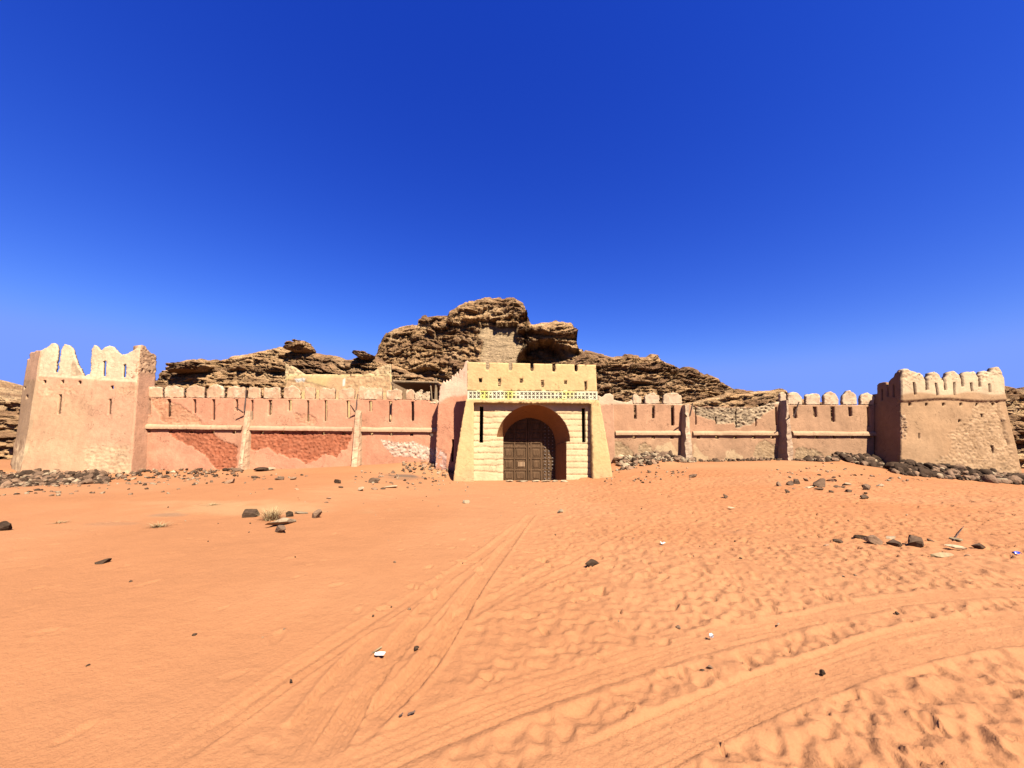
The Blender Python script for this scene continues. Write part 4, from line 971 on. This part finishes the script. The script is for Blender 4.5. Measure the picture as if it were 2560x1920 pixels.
# ================================================================ stones and litter
def rock_mesh(seed, m, sub=2, flat=.6, cuts=15, name='stone'):
    rg = np.random.RandomState(seed)
    bm = bmesh.new(); bmesh.ops.create_icosphere(bm, subdivisions=sub, radius=1)
    V = np.array([v.co[:] for v in bm.verts])
    V *= np.array([1.0, rg.uniform(.6, .9), flat*rg.uniform(.75, 1.2)])
    for _ in range(cuts):
        n = rg.normal(size=3); n /= np.linalg.norm(n); d = rg.uniform(.32, .62)*np.linalg.norm(n*np.array([1, .75, flat]))
        o = V@n-d; k = o > 0; V[k] -= np.outer(o[k], n)*.97
    V *= 1+(fbm(V[:, 0]*3+seed, V[:, 1]*3+V[:, 2]*2, seed, 3)-.5)[:, None]*.16
    V = V/np.abs(V).max(0)*np.array([1, rg.uniform(.72, .98), flat*rg.uniform(.85, 1.15)])
    for v, c in zip(bm.verts, V): v.co = c
    me = bpy.data.meshes.new(name); bm.to_mesh(me); bm.free(); me.materials.append(m); return me
proto = {k: [rock_mesh(100*j+i, m, 3, f) for i in range(9)] for j, (k, m, f) in enumerate((('d', M_DARK, .8), ('b', M_BROWN, .75), ('p', M_PALE, .62)))}
rs = random.Random(3)
def put(X, Y, Z, size, kind, name='stone', tilt=.35, sink=.42, sc=None):
    me = rs.choice(proto[kind]); o = bpy.data.objects.new(name, me); col.objects.link(o)
    s = sc or (size, size*rs.uniform(.7, 1.0), size*rs.uniform(.65, 1.1))
    o.scale = s; o.rotation_euler = (rs.uniform(-tilt, tilt), rs.uniform(-tilt, tilt), rs.uniform(0, 6.28))
    hz = s[2]*.45
    o.location = (X, Y, Z+hz*(1-2*sink)); return o
KN = {'d': 'dark', 'b': 'brown', 'p': 'pale'}
# heaps: (name of heap, centre line in the plan, number to place)
def wallpt(px, py, Y): p = hitY(px, py, Y); return p[0]
heaps = [
 # label, x range in the photo, near/far distance, count, height, size range, kind weights
 ('among the stones heaped along the foot of the left tower', 0, 320, 15.6, 19.3, 105, .2, (.09, .3), 'dddbbbp', 1.5),
 ('in the scattered stones at the foot of the pink wall', 320, 640, 17.2, 20.1, 40, .10, (.07, .2), 'ddbbp', 2.2),
 ('in the little heap left of the gatehouse', 1020, 1140, 18.4, 19.9, 24, .15, (.06, .17), 'dbpb', 1.5),
 ('in the rubble pile right of the gatehouse', 1530, 1720, 19.3, 21.6, 56, .2, (.1, .32), 'dbbpp', 1.5),
 ('in the thin line of stones under the tan wall', 1720, 1990, 21.0, 21.7, 30, .1, (.09, .2), 'ddb', 1.2),
 ('in the dark rubble heaped against the right tower', 1990, 2560, 18.6, 20.6, 125, .25, (.12, .38), 'dddddbbp', 1.3),
]
indiv = 0; extra = []
for (lab, x0, x1, y0, y1, cnt, hh, (s0, s1), kinds, pw) in heaps:
    for rep in range(2):
        for i in range(cnt if rep == 0 else int(cnt*(7 if cnt > 50 else 4))):
            px = rs.uniform(x0-(20 if x0 == 0 else 0), x1+(60 if x1 == 2560 else 0)); f = rs.random()**(1/pw)
            ya = y0; yb = y1
            if x1 == 2560:                    # wall line jumps forward at the tower
                if px < 2190: ya, yb = 20.4, 21.6
                else: ya, yb = 18.7, 20.1
                if px < 2090: ya = 21.0
            if x0 == 1530: ya = 19.3+(px-1530)/190*1.5; 
            Y = ya+(yb-ya)*f
            X = (px-1280)/F*Y*1.0*1.02
            size = (s0+(s1-s0)*rs.random()**1.5)*(1 if rep == 0 else rs.uniform(.4, .8))
            Z = gz(X, Y)+hh*f**1.5*rs.uniform(0, 1)*(1 if not (x0 == 0) else max(.2, 1-px/500))
            k = rs.choice(kinds)
            if rep == 0 and indiv < 262:
                o = put(X, Y, Z, size, k, tilt=.7); indiv += 1
                tag(o, KN[k]+' angular stone '+lab, 'stone', KN[k]+' stones '+lab)
            else: extra.append((X, Y, Z, size, k))
# sprinkled small stones on the sand in front of the heaps
for i in range(330):
    px = rs.choice([rs.uniform(0, 800), rs.uniform(-20, 700), rs.uniform(900, 1180), rs.uniform(1500, 1720), rs.uniform(1900, 2300)]); Y = rs.uniform(13.5, 18.5)*(1.08 if px > 1500 else 1)
    if px < 500: Y = rs.uniform(11.5, 17.5)
    X = (px-1280)/F*Y; extra.append((X, Y, gz(X, Y), rs.uniform(.025, .09), rs.choice('dbpb')))
for i in range(90):
    Y = rs.uniform(3, 14); X = rs.uniform(-1.1, 1.2)*Y; extra.append((X, Y, gz(X, Y), rs.uniform(.008, .03), rs.choice('dbp')))
bm_by = {}
for kk in 'dbp':
    Vs = []; Fs = []; off = 0
    pm = [rock_mesh(900+i, None, 2, .55, name='t') if False else None for i in range(0)]
    base = []
    for me in proto[kk][:6]:
        base.append(me)
    tmp = []
    for i in range(6):
        m_ = rock_mesh(700+i+ord(kk), {'d': M_DARK, 'b': M_BROWN, 'p': M_PALE}[kk], 2, .8, name='rubble'); v = np.array([q.co[:] for q in m_.vertices]); f = np.array([tuple(p.vertices) for p in m_.polygons]); tmp.append((v, f)); bpy.data.meshes.remove(m_)
    for (X, Y, Z, s, k) in extra:
        if k != kk: continue
        v, f = rs.choice(tmp); a = rs.uniform(0, 6.28); c_, s_ = cos(a), sin(a); b = rs.uniform(-.4, .4)
        q = v*np.array([s, s*rs.uniform(.7, 1), s*rs.uniform(.7, 1.1)])
        q = q@np.array([[1, 0, 0], [0, cos(b), sin(b)], [0, -sin(b), cos(b)]])@np.array([[c_, s_, 0], [-s_, c_, 0], [0, 0, 1]])+np.array([X, Y, Z+s*.15])
        Vs.append(q); Fs.append(f+off); off += len(v)
    o = mesh_np('rubble', np.concatenate(Vs), np.concatenate(Fs), {'d': M_DARK, 'b': M_BROWN, 'p': M_PALE}[kk]); tag(o, 'small '+KN[kk]+' rubble between the larger stones', 'rubble', kind='stuff')
# single stones one can point to: (x, y of foot, width px, height px, kind, label)
def ghit(px, py):
    d = ray(px, py); t = 1.0
    for _ in range(60):
        P = CAM+d*t; e = P[2]-gz(P[0], P[1]); t += e/(-d[2]+.05)*.6
        t = max(.5, min(t, 40))
    return CAM+d*t
singles = [
 (10,1326,32,28,'d','dark grey boulder cut by the left edge of the photo'),
 (255,1408,30,11,'d','small flat dark stone alone on smooth sand at the left'),
 (628,1292,36,19,'d','grey pointed stone left of the dry straw tuft'),
 (723,1292,17,17,'d','small upright dark stone right of the straw tuft'),
 (789,1295,34,22,'b','dark brown wedge stone at the right end of the left group'),
 (701,1331,34,24,'b','round brown stone in front of the long pale slab'),
 (754,1284,34,8,'p','thin pale stone left of the brown wedge stone'),
 (843,1208,20,11,'d','dark stone on the sand drift below the second buttress'),
 (935,1207,27,18,'d','larger dark lump on the drift left of the ash patch'),
 (952,1192,15,7,'b','small brown stone touching the dark lump on the drift'),
 (982,1183,14,11,'d','small dark stone just above the ash patch'),
 (852,1220,12,5,'d','small flat dark stone below the drift stone'),
 (901,1227,22,12,'p','pale whitish flat stone on the sand left of the gate'),
 (936,1224,18,8,'b','brown flat stone right of the pale whitish one'),
 (958,1223,16,6,'d','dark sliver of stone between the brown and pale flat ones'),
 (980,1219,34,6,'p','long pale flat stone left of the gate'),
 (822,1247,18,5,'b','thin brown stone, upper of a pair in open sand'),
 (817,1257,13,4,'b','thin brown stone, lower of a pair in open sand'),
 (1165,1258,19,11,'p','lone pale stone on the sand in front of the gate'),
 (577,1208,24,14,'b','brown lump of stone in front of the first buttress'),
 (699,1200,19,10,'b','brown stone near the wall between the buttresses'),
 (733,1199,22,9,'b','brown stone right of its twin near the pink wall'),
 (636,1196,16,7,'d','narrow dark stone right below the first buttress'),
 (676,1224,13,5,'d','tiny dark flat stone below the pink wall middle'),
 (742,1224,11,4,'b','tiny brown stone left of the drift'),
 (590,1178,36,13,'d','wide black stone at the foot of the first buttress'),
 (652,1178,36,12,'d','wide dark stone against the wall right of the first buttress'),
 (676,1176,22,11,'p','pale stone leaning on the wide dark one by the wall'),
 (1402,1280,15,10,'p','pale cube-like stone right in front of the doors'),
 (1478,1413,46,17,'d','flat black slab with a sharp tip in the middle of the sand'),
 (1815,1244,13,10,'d','small grey stone in trampled sand below the tan wall'),
 (1826,1271,18,5,'p','pale flat chip in the trampled sand'),
 (1735,1192,22,10,'b','reddish stone below the first tan buttress'),
 (1682,1185,10,6,'b','small brown stone left of the reddish one'),
 (1624,1181,14,7,'d','dark stone at the end of the gate rubble'),
 (2047,1217,38,22,'d','largest grey slab in the ring of stones before the right tower'),
 (1947,1215,12,13,'b','leftmost upright brown stone of the ring of stones'),
 (1973,1213,19,12,'b','brown stone second from the left in the ring of stones'),
 (1993,1210,14,14,'d','dark round stone left of the grey slab'),
 (2015,1202,20,8,'b','flat brown stone behind the grey slab'),
 (2022,1219,22,5,'p','pale flat stone in front of the grey slab'),
 (2048,1224,22,6,'d','dark flat stone under the grey slab'),
 (1970,1233,12,11,'d','dark stone alone in front of the ring of stones'),
 (1984,1223,11,5,'b','small brown stone between the ring and the dark stone'),
 (2080,1203,24,9,'b','brown curved stone right of the grey slab'),
 (2094,1218,18,6,'d','dark flat stone lying right of the grey slab'),
 (2108,1219,14,6,'b','brown flat stone at the right of the ring'),
 (2119,1213,20,8,'p','pale stone at the right end of the ring'),
 (2078,1231,11,6,'d','small dark stone below the ring'),
 (2121,1229,18,7,'d','dark oval stone below the right end of the ring'),
 (2167,1223,28,16,'d','black stone standing apart to the right of the ring'),
 (2162,1247,24,12,'d','dark rounded stone below the black one'),
 (2165,1235,12,5,'d','small dark stone between the black and the rounded one'),
 (2201,1216,17,9,'p','pale stone right of the black one'),
 (2095,1359,22,11,'d','grey stone at the left of the row in trampled sand'),
 (2065,1366,18,6,'b','small brown stone, far left of the row in trampled sand'),
 (2182,1358,34,26,'b','rough brown stone with a pale face in the row'),
 (2150,1347,28,11,'d','flat grey stone behind the rough brown one'),
 (2225,1347,26,8,'p','pale flat stone between the rough and the big dark stones'),
 (2237,1363,38,15,'d','dark wedge stone in front of the pale flat stone'),
 (2289,1363,47,26,'d','big dark block at the right of the row'),
 (2325,1353,18,8,'b','small brown stone right of the big dark block'),
 (2449,1369,27,12,'d','dark stone alone near the right edge'),
 (2419,1389,20,4,'b','thin brown stone near the pale plank'),
 (2390,1371,38,14,'p','pale broken block beside the plank'),
]
for (px, py, wpx, hpx, k, lab) in singles:
    P = ghit(px, py); dist = P[1]
    wd = wpx/F*dist/2; ht = hpx/F*dist
    o = put(P[0], P[1], gz(P[0], P[1]), wd, k, tilt=.15, sink=0, sc=(wd*1.05, wd*.65, ht*.74))
    o.location.z = gz(P[0], P[1])+ht*.28; o.rotation_euler[2] = rs.uniform(-.5, .5)+rs.choice((0, pi))
    tag(o, lab, 'stone')
# long pale slab and planks
def slab(px0, py0, px1, py1, w_, t_, m, name, label, cat, seed=1):
    A = ghit(px0, py0); B = ghit(px1, py1); L = float(np.linalg.norm(B-A))
    me = rock_mesh(seed, m, 4, .4, 12, name); vv = np.array([q.co[:] for q in me.vertices]); vv = vv/np.abs(vv).max(0); me.vertices.foreach_set('co', vv.astype(np.float32).ravel()); me.update(); o = bpy.data.objects.new(name, me); col.objects.link(o)
    o.scale = (L/2, w_/2, t_/2); o.rotation_euler = (0, 0, math.atan2(B[1]-A[1], B[0]-A[0])); M = (A+B)/2
    o.location = (M[0], M[1], gz(M[0], M[1])+t_*.35); tag(o, label, cat)
slab(668,1322,745,1300,.3,.16,M_PALE,'stone','long pale slab of stone lying behind the round brown one','stone',5)
slab(2322,1393,2380,1389,.08,.07,M_PWOOD,'plank','pale weathered plank lying in front of the broken block','plank',6)
slab(2372,1347,2410,1355,.07,.06,M_PWOOD,'plank','short pale wood piece behind the broken block','plank',7)
slab(936,1640,966,1638,.03,.03,M_WHITE,'driftwood','small white chip of wood with its dark end on the tyre tracks','wood',8)
slab(925,1638,955,1618,.014,.014,M_PWOOD,'driftwood','slanted grey stick touching the white wood chip on the tracks','wood',9)
for i, (a, b) in enumerate(((1262,1285),(1288,1322),(1326,1350),(1352,1378),(1380,1400),(1402,1420))):
    slab(a, 1204.5, b, 1204, .3, .09, M_PALE, 'doorstep_stone', '', 'stone', 20+i); o = col.objects[-1]; o['label'] = 'flat pale stone on the threshold below the gate doors'; o['group'] = 'threshold stones'
def scrap(px, py, w_, h_, m, name, label, cat):
    P = ghit(px, py); V = []; n = 5
    for j in range(n):
        for i in range(n):
            V.append((P[0]+(i/(n-1)-.5)*w_, P[1]+(j/(n-1)-.5)*h_, gz(P[0], P[1])+.02+.035*rs.random()))
    Fc = [(j*n+i, j*n+i+1, (j+1)*n+i+1, (j+1)*n+i) for j in range(n-1) for i in range(n-1)]
    o = mesh_np(name, V, Fc, m); md = o.modifiers.new('s', 'SOLIDIFY'); md.thickness = .004; tag(o, label, cat)
scrap(2543,1388,.09,.06,M_BLUE,'plastic_scrap','crumpled blue plastic scrap near the right edge','litter')
scrap(1657,1363,.06,.08,M_WHITE,'paper_scrap','small white paper scrap on trampled sand right of the black slab','litter')
scrap(1779,1600,.028,.03,M_WHITE,'paper_scrap','tiny white scrap by the upper tyre track','litter')
def straw(px, py, r, h, n, label, seed):
    P = ghit(px, py); rg = random.Random(seed); V = []; Fc = []
    for i in range(n):
        a = rg.uniform(0, 6.28); q = rg.uniform(0, r*.35); b = rg.uniform(0, 6.28); bx = P[0]+q*cos(b); by = P[1]+q*sin(b); bz = gz(P[0], P[1])-.01
        L = h*rg.uniform(.4, 1); sp = rg.uniform(.2, 1)*r; w_ = .005; k = len(V); px_, py_ = -sin(a)*w_, cos(a)*w_
        for f in (0, .5, 1): 
            x = bx+cos(a)*sp*f; y_ = by+sin(a)*sp*f; z = bz+L*(f-.35*f*f); ww = 1-.8*f
            V += [(x-px_*ww, y_-py_*ww, z), (x+px_*ww, y_+py_*ww, z)]
        Fc += [(k, k+1, k+3, k+2), (k+2, k+3, k+5, k+4)]
    o = mesh_np('straw_tuft', V, Fc, M_STRAW); tag(o, label, 'dry plant')
straw(680,1300,.36,.42,300,'bushy tuft of dry straw between the grey pointed stone and the pale slab',1)
straw(397,1318,.28,.16,110,'low sparse tuft of dry grass on the smooth sand at the left',2)
straw(150,1307,.2,.08,60,'tiny flattened dry twig tuft near the left heap',3)
straw(530,1262,.25,.08,60,'flat dry brush between the low tuft and the pink wall',4)
def twig(px, py, px2, py2, r, label):
    A = ghit(px, py); B = ghit(px2, py2); A[2] = gz(A[0], A[1])+.015; B[2] = gz(B[0], B[1])+.03
    o = stick(None, A, B, r, 'twig'); tag(o, label, 'twig')
twig(1020,1793,1037,1791,.006,'thin black twig at the bottom of the tyre tracks')
twig(998,1797,1007,1796,.005,'very small dark twig just left of the thin black one')
twig(2385,1352,2410,1320,.007,'bare thin stick leaning on the wood near the right row of stones')
P = ghit(728,1704); o = put(P[0], P[1], P[2], .015, 'd', sink=.2); tag(o, 'tiny black pebble beside the left tyre track', 'pebble'); o.name = 'pebble'
